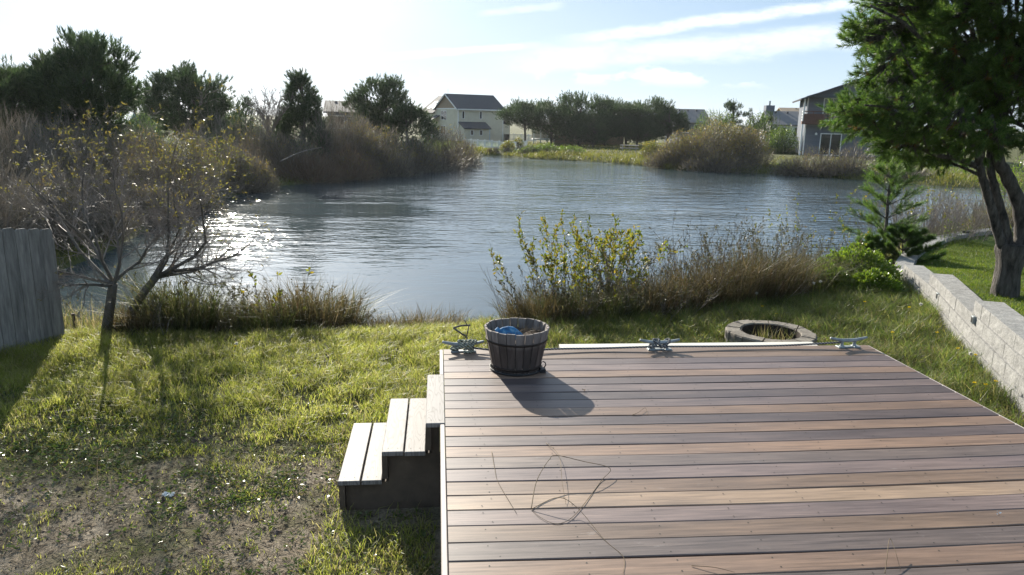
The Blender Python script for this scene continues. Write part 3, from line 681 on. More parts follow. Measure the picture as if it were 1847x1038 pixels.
WALL_PATH = np.array([(4.30, 3.45), (4.62, 4.25), (5.27, 5.93), (5.885, 7.33), (6.87, 9.43), (7.50, 11.0), (7.95, 11.90), (9.08, 13.32), (10.74, 14.88), (11.95, 15.70), (13.4, 16.40), (16.0, 17.3), (20.0, 18.3)])
def wall_at(s):
    seg = np.hypot(*np.diff(WALL_PATH, axis=0).T); c = np.concatenate([[0], np.cumsum(seg)])
    s = np.clip(s, 0, c[-1]-1e-6); k = np.searchsorted(c, s, side='right')-1; k = np.clip(k, 0, len(seg)-1); t = (s-c[k])/seg[k]
    d = (WALL_PATH[k+1]-WALL_PATH[k])/seg[k][..., None]
    return WALL_PATH[k]+d*(s-c[k])[..., None], d
def build_wall():
    root = empty('retaining_wall', (0, 0, 0), 'stepped grey concrete block retaining wall curving round the raised lawn', 'wall')
    lens = (0.30, 0.38, 0.44); meshes = {(i, l): block_mesh(100+10*i+l, lens[l]) for i in range(4) for l in range(3)}
    seg = np.hypot(*np.diff(WALL_PATH, axis=0).T); tot = seg.sum(); S_ = np.concatenate([[0], np.cumsum(seg)])
    ends = {0.60: S_[3], 0.45: S_[4], 0.30: S_[5], 0.15: tot, 0.0: tot, -0.15: tot}
    r = np.random.default_rng(5)
    for row, (z, e) in enumerate(ends.items()):
        s = -r.uniform(0, 0.3)+0.0
        while s < e-0.05:
            l = r.integers(3)
            if s+lens[l] > e: l = 0
            sm = s+lens[l]/2
            p, d = wall_at(np.array([max(s, 0.0)])); q, _ = wall_at(np.array([s+lens[l]])); dd = q[0]-p[0]; dd = dd/np.linalg.norm(dd)
            o = link('wall_block', meshes[(int(r.integers(4)), int(l))], root)
            off = -0.02*row+r.uniform(-0.003, 0.003)      # lower courses stand a little proud
            nrm_ = np.array([dd[1], -dd[0]])
            pos = p[0]+(-nrm_)*(-off)
            # path runs away from the camera: the lawn lies on its right; the face looks to the left
            o.matrix_local = Matrix(((-dd[0], dd[1], 0, pos[0]+dd[0]*lens[l]), (-dd[1], -dd[0], 0, pos[1]+dd[1]*lens[l]), (0, 0, 1, z+(0.0015*row)), (0, 0, 0, 1)))
            s += lens[l]
    # small square lights set in the face
    for k, (s, z, lab) in enumerate(((S_[3]-0.06, 0.425, 'small dark square light in the wall face below the near step of the caps'), (S_[4]-0.5, 0.28, 'small dark square light in the wall face farther along by the green shrub'))):
        p, d = wall_at(np.array([s])); a = math.atan2(d[0][1], d[0][0])
        pos = p[0]+np.array([-d[0][1], d[0][0]])*0.034
        t = empty('wall_light', (pos[0], pos[1], z), lab, 'light', None, a)
        mb = MB(); bbox(mb, -0.035, 0.035, -0.02, 0.015, -0.05, 0.03); mb.build('housing', M_GALV, t)
        mb = MB(); box(mb, -0.026, 0.026, 0.0155, 0.018, -0.04, 0.018); mb.build('lens', M_BLACK, t)
    p, d = wall_at(np.array([S_[9]-0.2])); o = MB(); bbox(o, -0.10, 0.10, -0.06, 0.06, 0.002, 0.05); o = o.build('cap_light', M_BLACK, None, loc=(p[0][0]+0.12, p[0][1]-0.1, 0.152)); tag(o, 'small black box lying on the curved wall cap', 'light')
def lawn_z(y): return 0.575-0.15*sst(y, 7.0, 7.9)-0.14*sst(y, 9.0, 10.0)-0.20*sst(y, 10.6, 12.4)
def build_lawn():
    seg = np.hypot(*np.diff(WALL_PATH, axis=0).T); tot = seg.sum(); s = np.linspace(0, tot, 90); p, d = wall_at(s)
    inn = p+np.stack([d[:, 1], -d[:, 0]], -1)*0.22; e = np.stack([np.full(90, 45.0), np.linspace(-12, 19.5, 90)], -1)
    t = np.concatenate([np.linspace(0, 0.25, 28), np.linspace(0.3, 1, 12)]); V = []
    for a in t:
        q = inn*(1-a)+e*a; z = lawn_z(p[:, 1])-0.02+0.02*(fnoise(q[:, 0], q[:, 1], 1.3, 8)-0.5)-0.3*a*0; V.append(np.stack([q[:, 0], q[:, 1], z], -1))
    idx = np.arange(len(t)*90).reshape(len(t), 90)
    F = np.stack([idx[:-1, :-1], idx[1:, :-1], idx[1:, 1:], idx[:-1, 1:]], -1).reshape(-1, 4)
    mt = surf('mown_turf', [(0.25, (0.040, 0.070, 0.012)), (0.5, (0.075, 0.115, 0.020)), (0.75, (0.130, 0.150, 0.040))], 3.0, 7, 0.95, bmp=(1.0, 0.03), fine=(90, 0.7), spec=0.1)
    tag(link('lawn', raw_mesh('lawn', np.concatenate(V), F, mt, True)), 'raised mown lawn inside the retaining wall', kind='structure')

# ---- fence on the left
M_FENCE = surf('grey_fence_wood', [(0.25, (0.110, 0.106, 0.100)), (0.5, (0.225, 0.215, 0.200)), (0.75, (0.33, 0.315, 0.29))], 5, 7, 0.9, stretch=(4, 4, 0.45), bmp=(0.6, 0.006), vary=0.14, fine=(18, 0.45))
def build_fence():
    A = np.array([-4.118, 8.285]); d = norm(np.array([-4.46+4.118, 7.70-8.285])); 
    root = empty('board_fence', (A[0], A[1], 0), 'weathered grey wooden board fence at the left edge of the yard', 'fence', None, math.atan2(d[1], d[0]))
    r = np.random.default_rng(3); x = 0.0; n = 0
    for k in range(9):
        w = 0.125+r.uniform(-0.006, 0.008); top = 1.225+0.018*k+r.uniform(-0.008, 0.008); y = 0.0 if k % 2 else 0.004
        b = 0.022; P = [(x, -0.35), (x+w, -0.35), (x+w, top-b), (x+w-b, top), (x+b, top), (x, top-b)]; m = len(P); lean = r.uniform(-0.006, 0.006)
        V = [(px+lean*(pz > 0.5), y, pz) for px, pz in P]+[(px+lean*(pz > 0.5), y+0.02, pz) for px, pz in P]
        mb = MB().add(V, [np.array([[0, 1, 2, 5], [2, 3, 4, 5]])[:, ::-1], np.array([[0, 1, 2, 5], [2, 3, 4, 5]])+m, np.array([[q, (q+1) % m, (q+1) % m+m, q+m] for q in range(m)])])
        mb.build('fence_board', M_FENCE, root); x += w+0.005
    mb = MB(); box(mb, -0.045, 0.02, -0.115, -0.03, -0.4, 1.10); mb.build('post', M_FENCE, root)
    for z in (0.25, 0.95):
        mb = MB(); box(mb, 0.0, x, -0.028, -0.001, z-0.04, z+0.04); mb.build('rail', M_FENCE, root)

# ---- stone fire ring
M_STONE = surf('tan_ring_stone', [(0.25, (0.105, 0.088, 0.070)), (0.5, (0.190, 0.165, 0.135)), (0.75, (0.28, 0.25, 0.21))], 10, 6, 0.92, bmp=(0.8, 0.012), vary=0.16, fine=(40, 0.4))
def build_firepit():
    cx, cy, r1, r0, h = 3.665, 7.565, 0.475, 0.315, 0.25; z0 = terr1(cx, cy)-0.02
    root = empty('fire_ring', (cx, cy, z0), 'round fire ring of tan concrete stones overgrown with weeds behind the deck', 'fire ring')
    n = 13; r = np.random.default_rng(11)
    for row, (za, zb) in enumerate(((0.0, 0.135), (0.139, h+0.02))):
        for k in range(n):
            a0 = 2*np.pi*(k+0.5*row)/n+0.014; a1 = 2*np.pi*(k+1+0.5*row)/n-0.014; V = []; dz = r.uniform(-0.006, 0.006); ro = r1+r.uniform(-0.012, 0.012); b = 0.014
            for z, rin, rout in ((za, r0, ro), (zb-b+dz, r0, ro), (zb+dz, r0+b, ro-b)):
                for a in (a0, (a0+a1)/2, a1): V.append((rin*math.cos(a), rin*math.sin(a), z))
                for a in (a1, (a0+a1)/2, a0): V.append((rout*math.cos(a)*(1+0.01*r.uniform(-1, 1)), rout*math.sin(a), z))
            F = [[12+0, 12+1, 12+4, 12+5], [12+1, 12+2, 12+3, 12+4]]
            F = [f[::-1] for f in F]
            for lv in (0, 6):
                for q in range(6): F.append([lv+q, lv+(q+1) % 6, lv+6+(q+1) % 6, lv+6+q][::-1])
            mb = MB().add(V, np.array(F)); mb.build('stone', M_STONE, root)
    mb = MB(); lathe(mb, [(r0-0.006, 0.0), (r0-0.006, h+0.012), (r0-0.001, h+0.012), (r0-0.001, 0.0)], 36); mb.build('steel_ring', M_HOOP, root)
    P = np.stack([RNG.normal(0.04, 0.14, 260), RNG.normal(0, 0.12, 260), np.full(260, 0.05)], -1); P = P[np.hypot(P[:, 0], P[:, 1]) < r0-0.03]
    V, F = blades(P, RNG.uniform(0.12, 0.32, len(P)), RNG.uniform(0.1, 0.8, len(P)), 0.006, RNG); mb = MB().add(V, F); tag(mb.build('weeds', M_GRASS_DRY, root), kind='stuff')
    mb = MB(); tube(mb, [(0.20, -0.05, 0.1), (0.27, -0.09, 0.36)], 0.006, 6); mb.build('poker', M_HOOP, root)

M_GRASS = leafy('sunlit_grass', [(0.155, 0.195, 0.036), (0.250, 0.280, 0.062), (0.350, 0.340, 0.105), (0.200, 0.235, 0.046), (0.44, 0.38, 0.19)], 0.62, 0.45, 0.35, 1.6, 0.45)
M_GRASS_DRY = leafy('mixed_dry_grass', [(0.080, 0.100, 0.024), (0.13, 0.145, 0.040), (0.20, 0.18, 0.080), (0.28, 0.225, 0.13), (0.11, 0.125, 0.034)], 0.45, 0.5, 0.3, 1.8, 0.45)
M_GRASS_WILD = leafy('wild_green_grass', [(0.060, 0.100, 0.024), (0.105, 0.155, 0.036), (0.165, 0.205, 0.056), (0.085, 0.125, 0.030), (0.27, 0.24, 0.13)], 0.5, 0.45, 0.35, 1.8, 0.45)
M_SEDGE = leafy('brown_sedge', [(0.055, 0.046, 0.022), (0.095, 0.074, 0.034), (0.13, 0.100, 0.052), (0.065, 0.072, 0.024), (0.19, 0.155, 0.090), (0.085, 0.055, 0.030)], 0.40, 0.6, 0.25, 1.5, 0.5)
M_SEDGE_GREEN = leafy('dark_green_sedge', [(0.040, 0.055, 0.018), (0.070, 0.086, 0.027), (0.11, 0.12, 0.042), (0.14, 0.12, 0.060)], 0.40, 0.55, 0.3, 1.5, 0.5)
build_deck(); build_steps(); build_bench_plank(); build_tub(); build_ropes(); build_wall(); build_lawn(); build_fence(); build_firepit()
# ------------------------------------------------------------------ near vegetation
M_BARK_GREY = surf('grey_bark', [(0.25, (0.045, 0.040, 0.035)), (0.5, (0.10, 0.090, 0.080)), (0.75, (0.17, 0.155, 0.14))], 14, 7, 0.9, stretch=(1, 1, 0.35), bmp=(0.9, 0.02))
M_BARK_PINE = surf('furrowed_pine_bark', [(0.34, (0.026, 0.023, 0.020)), (0.48, (0.120, 0.106, 0.094)), (0.70, (0.240, 0.215, 0.190))], 20, 8, 0.95, stretch=(1, 1, 0.24), bmp=(1.0, 0.09), fine=(60, 0.6))
M_TWIG = surf('grey_brown_twigs', [(0.3, (0.12, 0.100, 0.088)), (0.7, (0.25, 0.21, 0.18))], 3, 3, 0.65, bmp=None, spec=0.4)
M_TWIG_RED = surf('reddish_twigs', [(0.3, (0.060, 0.040, 0.034)), (0.7, (0.14, 0.095, 0.080))], 3, 3, 0.65, bmp=None, spec=0.4)
M_LEAF_YEL = leafy('yellowing_willow_leaf', [(0.10, 0.105, 0.030), (0.15, 0.140, 0.038), (0.20, 0.165, 0.045), (0.12, 0.12, 0.035), (0.14, 0.10, 0.035)], 0.45, 0.45, 0.4, 1.0, 0.3)
M_LEAF_OLIVE = leafy('olive_leaf', [(0.07, 0.10, 0.018), (0.12, 0.15, 0.024), (0.19, 0.19, 0.032), (0.25, 0.18, 0.035), (0.09, 0.12, 0.02)], 0.5, 0.4, 0.45, 1.0, 0.3)
M_LEAF_GREEN = leafy('glossy_green_leaf', [(0.065, 0.115, 0.020), (0.115, 0.175, 0.028), (0.170, 0.225, 0.040), (0.085, 0.135, 0.022)], 0.5, 0.32, 0.5, 1.5, 0.4)
M_NEEDLE = leafy('pine_needles', [(0.034, 0.075, 0.020), (0.062, 0.118, 0.028), (0.098, 0.165, 0.038), (0.140, 0.195, 0.048), (0.048, 0.095, 0.024)], 0.45, 0.45, 0.4, 1.1, 0.35)
M_NEEDLE_OLD = leafy('rusty_old_needles', [(0.14, 0.070, 0.022), (0.20, 0.11, 0.035), (0.10, 0.07, 0.025)], 0.35, 0.6, 0.3, 1.1, 0.3)
M_BRAMBLE = leafy('dull_bramble_leaf', [(0.035, 0.042, 0.016), (0.070, 0.070, 0.026), (0.10, 0.075, 0.035), (0.055, 0.065, 0.020), (0.14, 0.105, 0.05)], 0.35, 0.5, 0.35, 2.0, 0.4)
M_WEED = leafy('low_weed_leaves', [(0.040, 0.070, 0.016), (0.075, 0.115, 0.024), (0.115, 0.145, 0.040), (0.16, 0.13, 0.05)], 0.35, 0.35, 0.5, 3.0, 0.4)
M_LITTER = leafy('dead_litter', [(0.07, 0.050, 0.034), (0.15, 0.115, 0.080), (0.24, 0.195, 0.14), (0.10, 0.075, 0.05)], 0.15, 0.8, 0.2, 3.0, 0.3)

def ramify(base, dirs, lens, r0, rng, levels, kids, shrink, ang, k=4, up=0.12, wob=0.16, tmin=0.22):
    """branching skeleton: returns arrays of segments and the tips of the last level (position, direction)"""
    P0s, P1s, R0s, R1s = [], [], [], []
    P = np.asarray(base, float); D = norm(dirs); L = np.asarray(lens, float); R = np.full(len(P), r0) if np.isscalar(r0) else np.asarray(r0, float)
    tips = []
    for lv in range(levels):
        ns = 5 if lv < levels-1 else 3
        nodes = [P]; dd = [D]; rr = [R]; p, d = P, D
        for s in range(ns):
            d = norm(d+rng.normal(size=d.shape)*wob+np.array([0, 0, up]))
            q = p+d*(L/ns)[:, None]; ra = R*(1-0.7*s/ns); rb = R*(1-0.7*(s+1)/ns)
            P0s.append(p); P1s.append(q); R0s.append(ra); R1s.append(rb); p = q; nodes.append(p); dd.append(d); rr.append(rb)
        tips.append((p, d))
        if lv == levels-1: break
        nodes = np.stack(nodes); dd = np.stack(dd); rr = np.stack(rr); n = P.shape[0]; kd = kids[lv]
        t = rng.uniform(tmin, 1.0, (n, kd)); t[:, 0] = 1.0; f = t*ns; i = np.minimum(f.astype(int), ns-1); fr = (f-i)[..., None]; ar = np.arange(n)[:, None]
        cp = nodes[i, ar]*(1-fr)+nodes[i+1, ar]*fr; cd = dd[i+1, ar]; cr = rr[i, ar]*(1-fr[..., 0])+rr[i+1, ar]*fr[..., 0]
        cp = cp.reshape(-1, 3); cd = cd.reshape(-1, 3); A, B = perp(cd); ph = rng.uniform(0, 2*np.pi, len(cp))[:, None]; an = (ang*rng.uniform(0.5, 1.3, len(cp)))[:, None]
        D = norm(cd*np.cos(an)+(A*np.cos(ph)+B*np.sin(ph))*np.sin(an)); P = cp
        L = np.repeat(L, kd)*shrink*rng.uniform(0.6, 1.2, len(cp))*(1.15-0.5*t.ravel()); R = np.minimum(cr.ravel()*0.62, np.repeat(R, kd)*0.44)
    return np.concatenate(P0s), np.concatenate(P1s), np.concatenate(R0s), np.concatenate(R1s), tips
def skeleton_mesh(name, sk, mat, parent, rmin=0.0016, k=4):
    V, F = twigs(sk[0], sk[1], np.maximum(sk[2], rmin), np.maximum(sk[3], rmin*0.8), k)
    return MB().add(V, F).build(name, mat, parent)

# ---- bare willow on the left
def build_bare_willow():
    rng = np.random.default_rng(21); Yd = 8.62
    b = at(195, 612, Y=Yd); zb = terr1(b[0], b[1])
    root = empty('bare_willow', (b[0], b[1], zb-0.03), 'nearly bare grey willow with few yellow leaves on the bank beside the board fence', 'tree')
    o = np.array([b[0], b[1], zb-0.03])
    def pt(x, y, dy=0.0): return at(x, y, Y=Yd+dy)-o
    mb = MB(); P = bez([pt(190, 625), pt(193, 590), pt(199, 550), pt(204, 512)], 6); tube(mb, P, np.linspace(0.062, 0.048, len(P)), 12); mb.build('trunk', M_BARK_GREY, root, True)
    mb = MB(); P = bez([pt(205, 618, .05), pt(232, 572, .08), pt(258, 530, .1), (pt(282, 500, .12))], 6); tube(mb, P, np.linspace(0.058, 0.040, len(P)), 12); mb.build('trunk', M_BARK_GREY, root, True)
    f1, f2 = pt(204, 514), pt(280, 503, .12)
    t1 = [(30, 370), (75, 275), (140, 225), (215, 222), (275, 265), (95, 445), (320, 335), (20, 290)]
    t2 = [(335, 245), (395, 285), (440, 345), (450, 445), (375, 405), (300, 290), (460, 400)]
    B, D, L, R = [], [], [], []
    for f, ts, r in ((f1, t1, 0.024), (f2, t2, 0.022)):
        for (x, y) in ts:
            e = pt(x, y, rng.uniform(-0.8, 1.0)); v = e-f; l = np.linalg.norm(v); B.append(f+rng.normal(size=3)*0.012); D.append(v/l-np.array([0, 0, 0.20])+rng.normal(size=3)*0.10); L.append(l*(0.76 if f is f1 else 0.92)); R.append(r*rng.uniform(0.7, 1.1))
    sk = ramify(B, np.array(D), L, np.array(R), rng, 5, (11, 6, 4, 3), 0.54, 0.68, up=0.03, wob=0.20, tmin=0.14)
    n_l = len(B)*5
    main = tuple(a[:n_l] for a in sk[:4]); rest = tuple(a[n_l:] for a in sk[:4])
    V, F = twigs(*main, 7); mb = MB().add(V, F); mb.build('limbs', M_BARK_GREY, root, True)
    skeleton_mesh('twigs', rest, M_TWIG, root, 0.00135, 3)
    tp = np.concatenate([t[0] for t in sk[4][3:]]); td = np.concatenate([t[1] for t in sk[4][3:]])
    pr = 0.012+0.13*sst(tp[:, 2], 1.55, 2.3)+0.10*sst(tp[:, 0], 0.8, 1.5)*sst(tp[:, 2], 1.0, 1.6)
    sel = rng.uniform(size=len(tp)) < pr; p, d = tp[sel], td[sel]
    p = np.repeat(p, 3, 0)+rng.normal(size=(len(p)*3, 3))*0.012; d = norm(np.repeat(d, 3, 0)+rng.normal(size=p.shape)*0.55)
    V, F = leaves(p, d, rng.uniform(0.025, 0.050, len(p)), rng.uniform(0.009, 0.015, len(p)), rng); MB().add(V, F).build('leaves', M_LEAF_YEL, root)

# ---- the big pine on the raised lawn
def build_big_pine():
    rng = np.random.default_rng(31); bx, by = 7.16, 8.46; zb = float(lawn_z(np.array([by]))[0])-0.05
    o = np.array([bx, by, zb]); root = empty('pine_tree', o, 'big dense green pine with three leaning stems on the raised lawn', 'tree')
    def pt(x, y, dy=0.0): return at(x, y, Y=by+dy)-o
    mb = MB(); P = bez([(-0.02, 0, -0.05), pt(1812, 535), pt(1816, 500), pt(1823, 470), pt(1828, 440)], 7); n = len(P); t = np.linspace(0, 1, n)
    k = 26; ph = np.arange(k)*2*np.pi/k; tube(mb, P, 0.155-0.020*t+0.06*np.exp(-t*9)+0.05*np.exp(-((t-0.93)/0.2)**2), k)
    V = mb.V[0]; j = fnoise(np.arctan2(V[:, 1]-np.interp(V[:, 2], P[:, 2], P[:, 1]), V[:, 0]-np.interp(V[:, 2], P[:, 2], P[:, 0]))*2.2+9, V[:, 2]*2+5, 2.0, 6)-0.5
    c = np.stack([np.interp(V[:, 2], P[:, 2], P[:, 0]), np.interp(V[:, 2], P[:, 2], P[:, 1]), V[:, 2]], -1); mb.V[0] = c+(V-c)*(1+0.28*j)[:, None]
    mb.build('trunk', M_BARK_PINE, root, True)
    stems = [([(1818, 470), (1800, 420), (1785, 365), (1772, 320), (1764, 280), (1745, 215), (1700, 140)], [0.062, 0.03], 0.0),
             ([(1824, 465), (1812, 405), (1797, 350), (1786, 300), (1790, 240), (1800, 120), (1800, 0)], [0.060, 0.03], 0.25),
             ([(1830, 460), (1843, 425), (1838, 370), (1815, 315), (1800, 280), (1815, 180), (1850, 40), (1850, -120)], [0.098, 0.04], 0.1),
             ([(1834, 470), (1865, 430), (1900, 370), (1930, 250), (1960, 80)], [0.075, 0.03], -0.25)]
    for pts, rr, dy in stems:
        P = bez([pt(x, y, dy*i/len(pts)) for i, (x, y) in enumerate(pts)], 7); mb = MB(); tube(mb, P, np.linspace(rr[0], rr[1], len(P))*(1+0.06*np.sin(np.arange(len(P))*1.7)), 12); mb.build('stem', M_BARK_PINE, root, True)
    limbs = [([(1765, 302), (1728, 287), (1690, 280), (1650, 262), (1610, 240), (1575, 225)], 0.036, 0.2), ([(1770, 318), (1730, 300), (1690, 288), (1640, 286), (1600, 280)], 0.02, 0.5), ([(1760, 270), (1700, 235), (1640, 200), (1560, 190)], 0.03, -0.5), ([(1764, 282), (1690, 220), (1620, 140), (1560, 90)], 0.035, 0.3), ([(1790, 240), (1720, 140), (1640, 50), (1570, 10)], 0.035, -0.3), ([(1800, 200), (1850, 230), (1920, 240)], 0.03, -0.7)]
    for pts, r, dy in limbs:
        P = bez([pt(x, y, dy*i/len(pts)*1.5) for i, (x, y) in enumerate(pts)], 6); mb = MB(); tube(mb, P, np.linspace(r, r*0.35, len(P)), 9); mb.build('limb', M_BARK_PINE, root, True)
    # crown: lumpy boughs on an uneven ellipsoid, hand-placed ones low on the left
    C = pt(1845, -5, 0.15); R = np.array([1.70, 1.85, 1.66])
    cl = []
    while len(cl) < 430:
        v = norm(rng.normal(size=3)); rad = rng.uniform(0.42, 1.0)**0.5
        g = 0.80+0.30*fnoise(np.array([v[0]*2+5]), np.array([v[2]*2+v[1]*1.3+5]), 1.1, 9)[0]
        p = C+v*R*rad*g
        if v[2] < -0.72 and v[0] > -0.2 and rng.uniform() < 0.6: continue
        cl.append((p, v, rng.uniform(0.15, 0.28)))
    for x, y, dy in [(1508, 213, -.1), (1530, 232, .2), (1548, 205, -.3), (1580, 250, .1), (1606, 284, .3), (1630, 262, -.2), (1600, 225, .4), (1660, 275, .2), (1700, 262, -.4), (1520, 195, .3), (1555, 175, .1), (1535, 150, -.2), (1525, 95, .2), (1527, 60, 0), (1548, 28, .1), (1560, 120, -.4), (1585, 200, -.5), (1700, 282, .3), (1745, 268, -.6), (1650, 235, -.5), (1595, 275, .45), (1720, 240, -.8), (1780, 262, -.9), (1840, 250, -1.0), (1640, 284, .5), (1560, 222, -.2), (1540, 200, .4), (1610, 240, -.5), (1650, 215, -.7), (1690, 250, .5), (1730, 285, .4), (1670, 240, -.1), (1590, 262, -.1), (1620, 200, -.7), (1575, 150, .3), (1700, 225, -.9), (1760, 240, -1.0), (1560, 240, .6), (1640, 255, .7)]:
        p = pt(x+(36 if y < 190 else 22), y-(18 if y < 190 else 4), dy); v = norm(p-C); cl.append((p, v, 0.20))
    c = np.array([q[0] for q in cl]); v = np.array([q[1] for q in cl]); rad = np.array([q[2] for q in cl]); per = 19
    cc = np.repeat(c, per, 0); vv = np.repeat(v, per, 0); rr_ = np.repeat(rad, per)[:, None]
    off = rand_dirs(len(cc), rng, 0.25); off = norm(off+vv*0.45); start = cc+off*rr_*rng.uniform(0.25, 0.9, (len(cc), 1))*np.array([1, 1, 0.72])
    D = norm(off*0.8+np.array([0, 0, 0.55])+vv*0.35+rng.normal(size=off.shape)*0.2)
    V, F = shoots(start, D, rng.uniform(0.10, 0.20, len(cc)), 92, 0.072, 0.0066, rng, 1.0)
    MB().add(V, F).build('crown', M_NEEDLE, root)
    q = rng.uniform(size=len(cc)) < 0.07
    V, F = shoots(start[q]-D[q]*0.12, D[q], 0.12, 34, 0.07, 0.005, rng, 1.0); MB().add(V, F).build('old_needles', M_NEEDLE_OLD, root)
    # branchlets that carry the shoots
    V, F = twigs(np.repeat(c-v*rad[:, None]*1.2, per, 0), start, 0.010, 0.004, 3); mb = MB().add(V, F)
    inner = c-(v*np.array([1, 1, 0.35])+np.array([0, 0, 0.55]))*0.55; V, F = twigs(inner, c-v*rad[:, None]*1.2, 0.014, 0.009, 4); mb.add(V, F); mb.build('branches', M_BARK_PINE, root)

def small_pine(name, x, y, h, label, rng, whorls=6, spread=0.62, nl=0.075, dens=1.0, group=None, low=0.12):
    z = terr1(x, y)-0.03; root = empty(name, (x, y, z), label, 'tree', group)
    mb = MB(); P = bez([(0, 0, 0), (0.02, 0, h*0.4), (-0.01, 0.02, h*0.75), (0.0, 0, h*0.94)], 6); tube(mb, P, np.linspace(0.035, 0.010, len(P))*h/1.8, 8); mb.build('trunk', M_BARK_PINE, root, True)
    S, D, L, T0, T1 = [], [], [], [], []
    for w in range(whorls):
        f = w/(whorls-1); zz = h*(low+(0.95-low)*f); r = spread*(1-f)**0.75*h*0.55+0.06; nb = 5 if w < whorls-1 else 3
        for b in range(nb):
            a = 2*np.pi*(b/nb)+w*1.1+rng.uniform(-.25, .25); e = np.array([r*math.cos(a), r*math.sin(a), zz+r*(0.35+0.5*f)]); s = np.array([0, 0, zz]); T0.append(s); T1.append(e)
            for q in range(int(7*dens)):
                u = rng.uniform(0.3, 1.0) if q else 1.0; p = s+(e-s)*u; dv = norm((e-s)+rng.normal(size=3)*0.32*np.linalg.norm(e-s)+np.array([0, 0, 0.25*r])); S.append(p); D.append(dv); L.append(rng.uniform(0.10, 0.20)*h/1.8)
    S.append(np.array([0, 0, h*0.90])); D.append(np.array([0, 0, 1.0])); L.append(0.1*h)
    V, F = shoots(np.array(S), np.array(D), np.array(L), 60, nl, 0.0055, rng, 0.85); MB().add(V, F).build('crown', M_NEEDLE, root)
    V, F = twigs(np.array(T0), np.array(T1), 0.010, 0.005, 4); MB().add(V, F).build('branches', M_BARK_PINE, root)

# ---- shrubs close to the deck
def stem_shrub(name, x, y, label, cat, n, h, spread, rng, leaf=None, leaf_n=10, leaf_l=0.05, leaf_w=0.02, stem=None, lev=3, kids=(5, 3), r0=0.006, leaf_from=0.45, group=None, base_r=0.25, up=0.22, zoff=0.0, shrink=0.42, every=1.0):
    z = terr1(x, y)-0.04+zoff; root = empty(name, (x, y, z), label, cat, group)
    a = rng.uniform(0, 2*np.pi, n); rr = np.sqrt(rng.uniform(0, 1, n)); base = np.stack([np.cos(a)*rr*base_r, np.sin(a)*rr*base_r, np.zeros(n)], -1)
    tilt = spread*rr*rng.uniform(0.5, 1.2, n); D = np.stack([np.cos(a)*np.sin(tilt), np.sin(a)*np.sin(tilt), np.cos(tilt)], -1); L = h*rng.uniform(0.55, 1.03, n)
    if n > 10:
        sk = ramify(base, D, L, r0, rng, lev, kids, shrink, 0.5, up=up*0.5, wob=0.10); skeleton_mesh('stems', sk[:4], stem or M_TWIG, root, 0.0017, 3)
    else:
        sks = [ramify(base[i:i+1], D[i:i+1], L[i:i+1], r0, rng, lev, kids, shrink, 0.5, up=up*0.5, wob=0.10) for i in range(n)]
        for k in sks: skeleton_mesh('stem', k[:4], stem or M_TWIG, root, 0.0017, 3)
        sk = [np.concatenate([k[i] for k in sks]) for i in range(4)]
    if leaf:
        p0, p1 = sk[0], sk[1]; q = rng.uniform(size=len(p0)) < every; p0, p1 = p0[q], p1[q]; top = h*leaf_from; q = p1[:, 2] > top*rng.uniform(0.7, 1.2, len(p1)); p0, p1 = p0[q], p1[q]
        k = leaf_n; t = rng.uniform(0, 1, (len(p0), k, 1)); P = (p0[:, None]*(1-t)+p1[:, None]*t).reshape(-1, 3); d0 = np.repeat(norm(p1-p0), k, 0); dd = norm(d0*0.8+rng.normal(size=d0.shape)*0.55)
        V, F = leaves(P, dd, leaf_l*rng.uniform(0.6, 1.15, len(P)), leaf_w*rng.uniform(0.7, 1.1, len(P)), rng, 0.5); MB().add(V, F).build('leaves', leaf, root)
    return root
def sedge(name, x, y, label, n, h, r, rng, mat, lean=0.55, w=0.006, group=None, cat='grass clump', el=1.0):
    z = terr1(x, y)-0.04; a = rng.uniform(0, 2*np.pi, n); rr = np.sqrt(rng.uniform(0, 1, n))*r
    P = np.stack([np.cos(a)*rr*el, np.sin(a)*rr, np.zeros(n)], -1); P[:, 2] = terr(x+P[:, 0], y+P[:, 1])-0.03-z
    az = a+rng.normal(size=n)*0.9
    tu = 0.55+0.75*fnoise(x+P[:, 0], y+P[:, 1], 5.0, 14); V, F = blades(P, h*tu*rng.uniform(0.45, 1.25, n), lean*rng.uniform(0.1, 2.0, n)*(0.45+0.55*rr/r), w*rng.uniform(0.55, 1.7, n), rng, np.where(rng.uniform(size=n) < 0.3, rng.uniform(0, 6.28, n), az))
    o = MB().add(V, F).build(name, mat, None, loc=(x, y, z)); return tag(o, label, cat, group)
def leaf_mound(name, x, y, label, rx, ry, h, n, ll, lw, mat, rng, cat='shrub', stems=40):
    z = terr1(x, y)-0.05; root = empty(name, (x, y, z), label, cat)
    v = rand_dirs(n, rng); v[:, 2] = np.abs(v[:, 2]); g = 0.72+0.42*fnoise(v[:, 0]*3+7, v[:, 1]*3+v[:, 2]*2+3, 1.4, 12); rad = rng.uniform(0.55, 1.0, n)**0.4*g
    P = v*np.array([rx, ry, h])*rad[:, None]; P[:, 2] = np.maximum(P[:, 2], 0.02)
    D = norm(v+rng.normal(size=v.shape)*0.6+np.array([0, 0, 0.4]))
    V, F = leaves(P, D, ll*rng.uniform(0.6, 1.2, n), lw*rng.uniform(0.7, 1.15, n), rng, 0.5); MB().add(V, F).build('leaves', mat, root)
    q = rng.choice(n, stems); V, F = twigs(np.stack([P[q, 0]*0.3, P[q, 1]*0.3, np.zeros(stems)], -1), P[q], 0.007, 0.003, 3); MB().add(V, F).build('stems', M_TWIG, root)
    return root

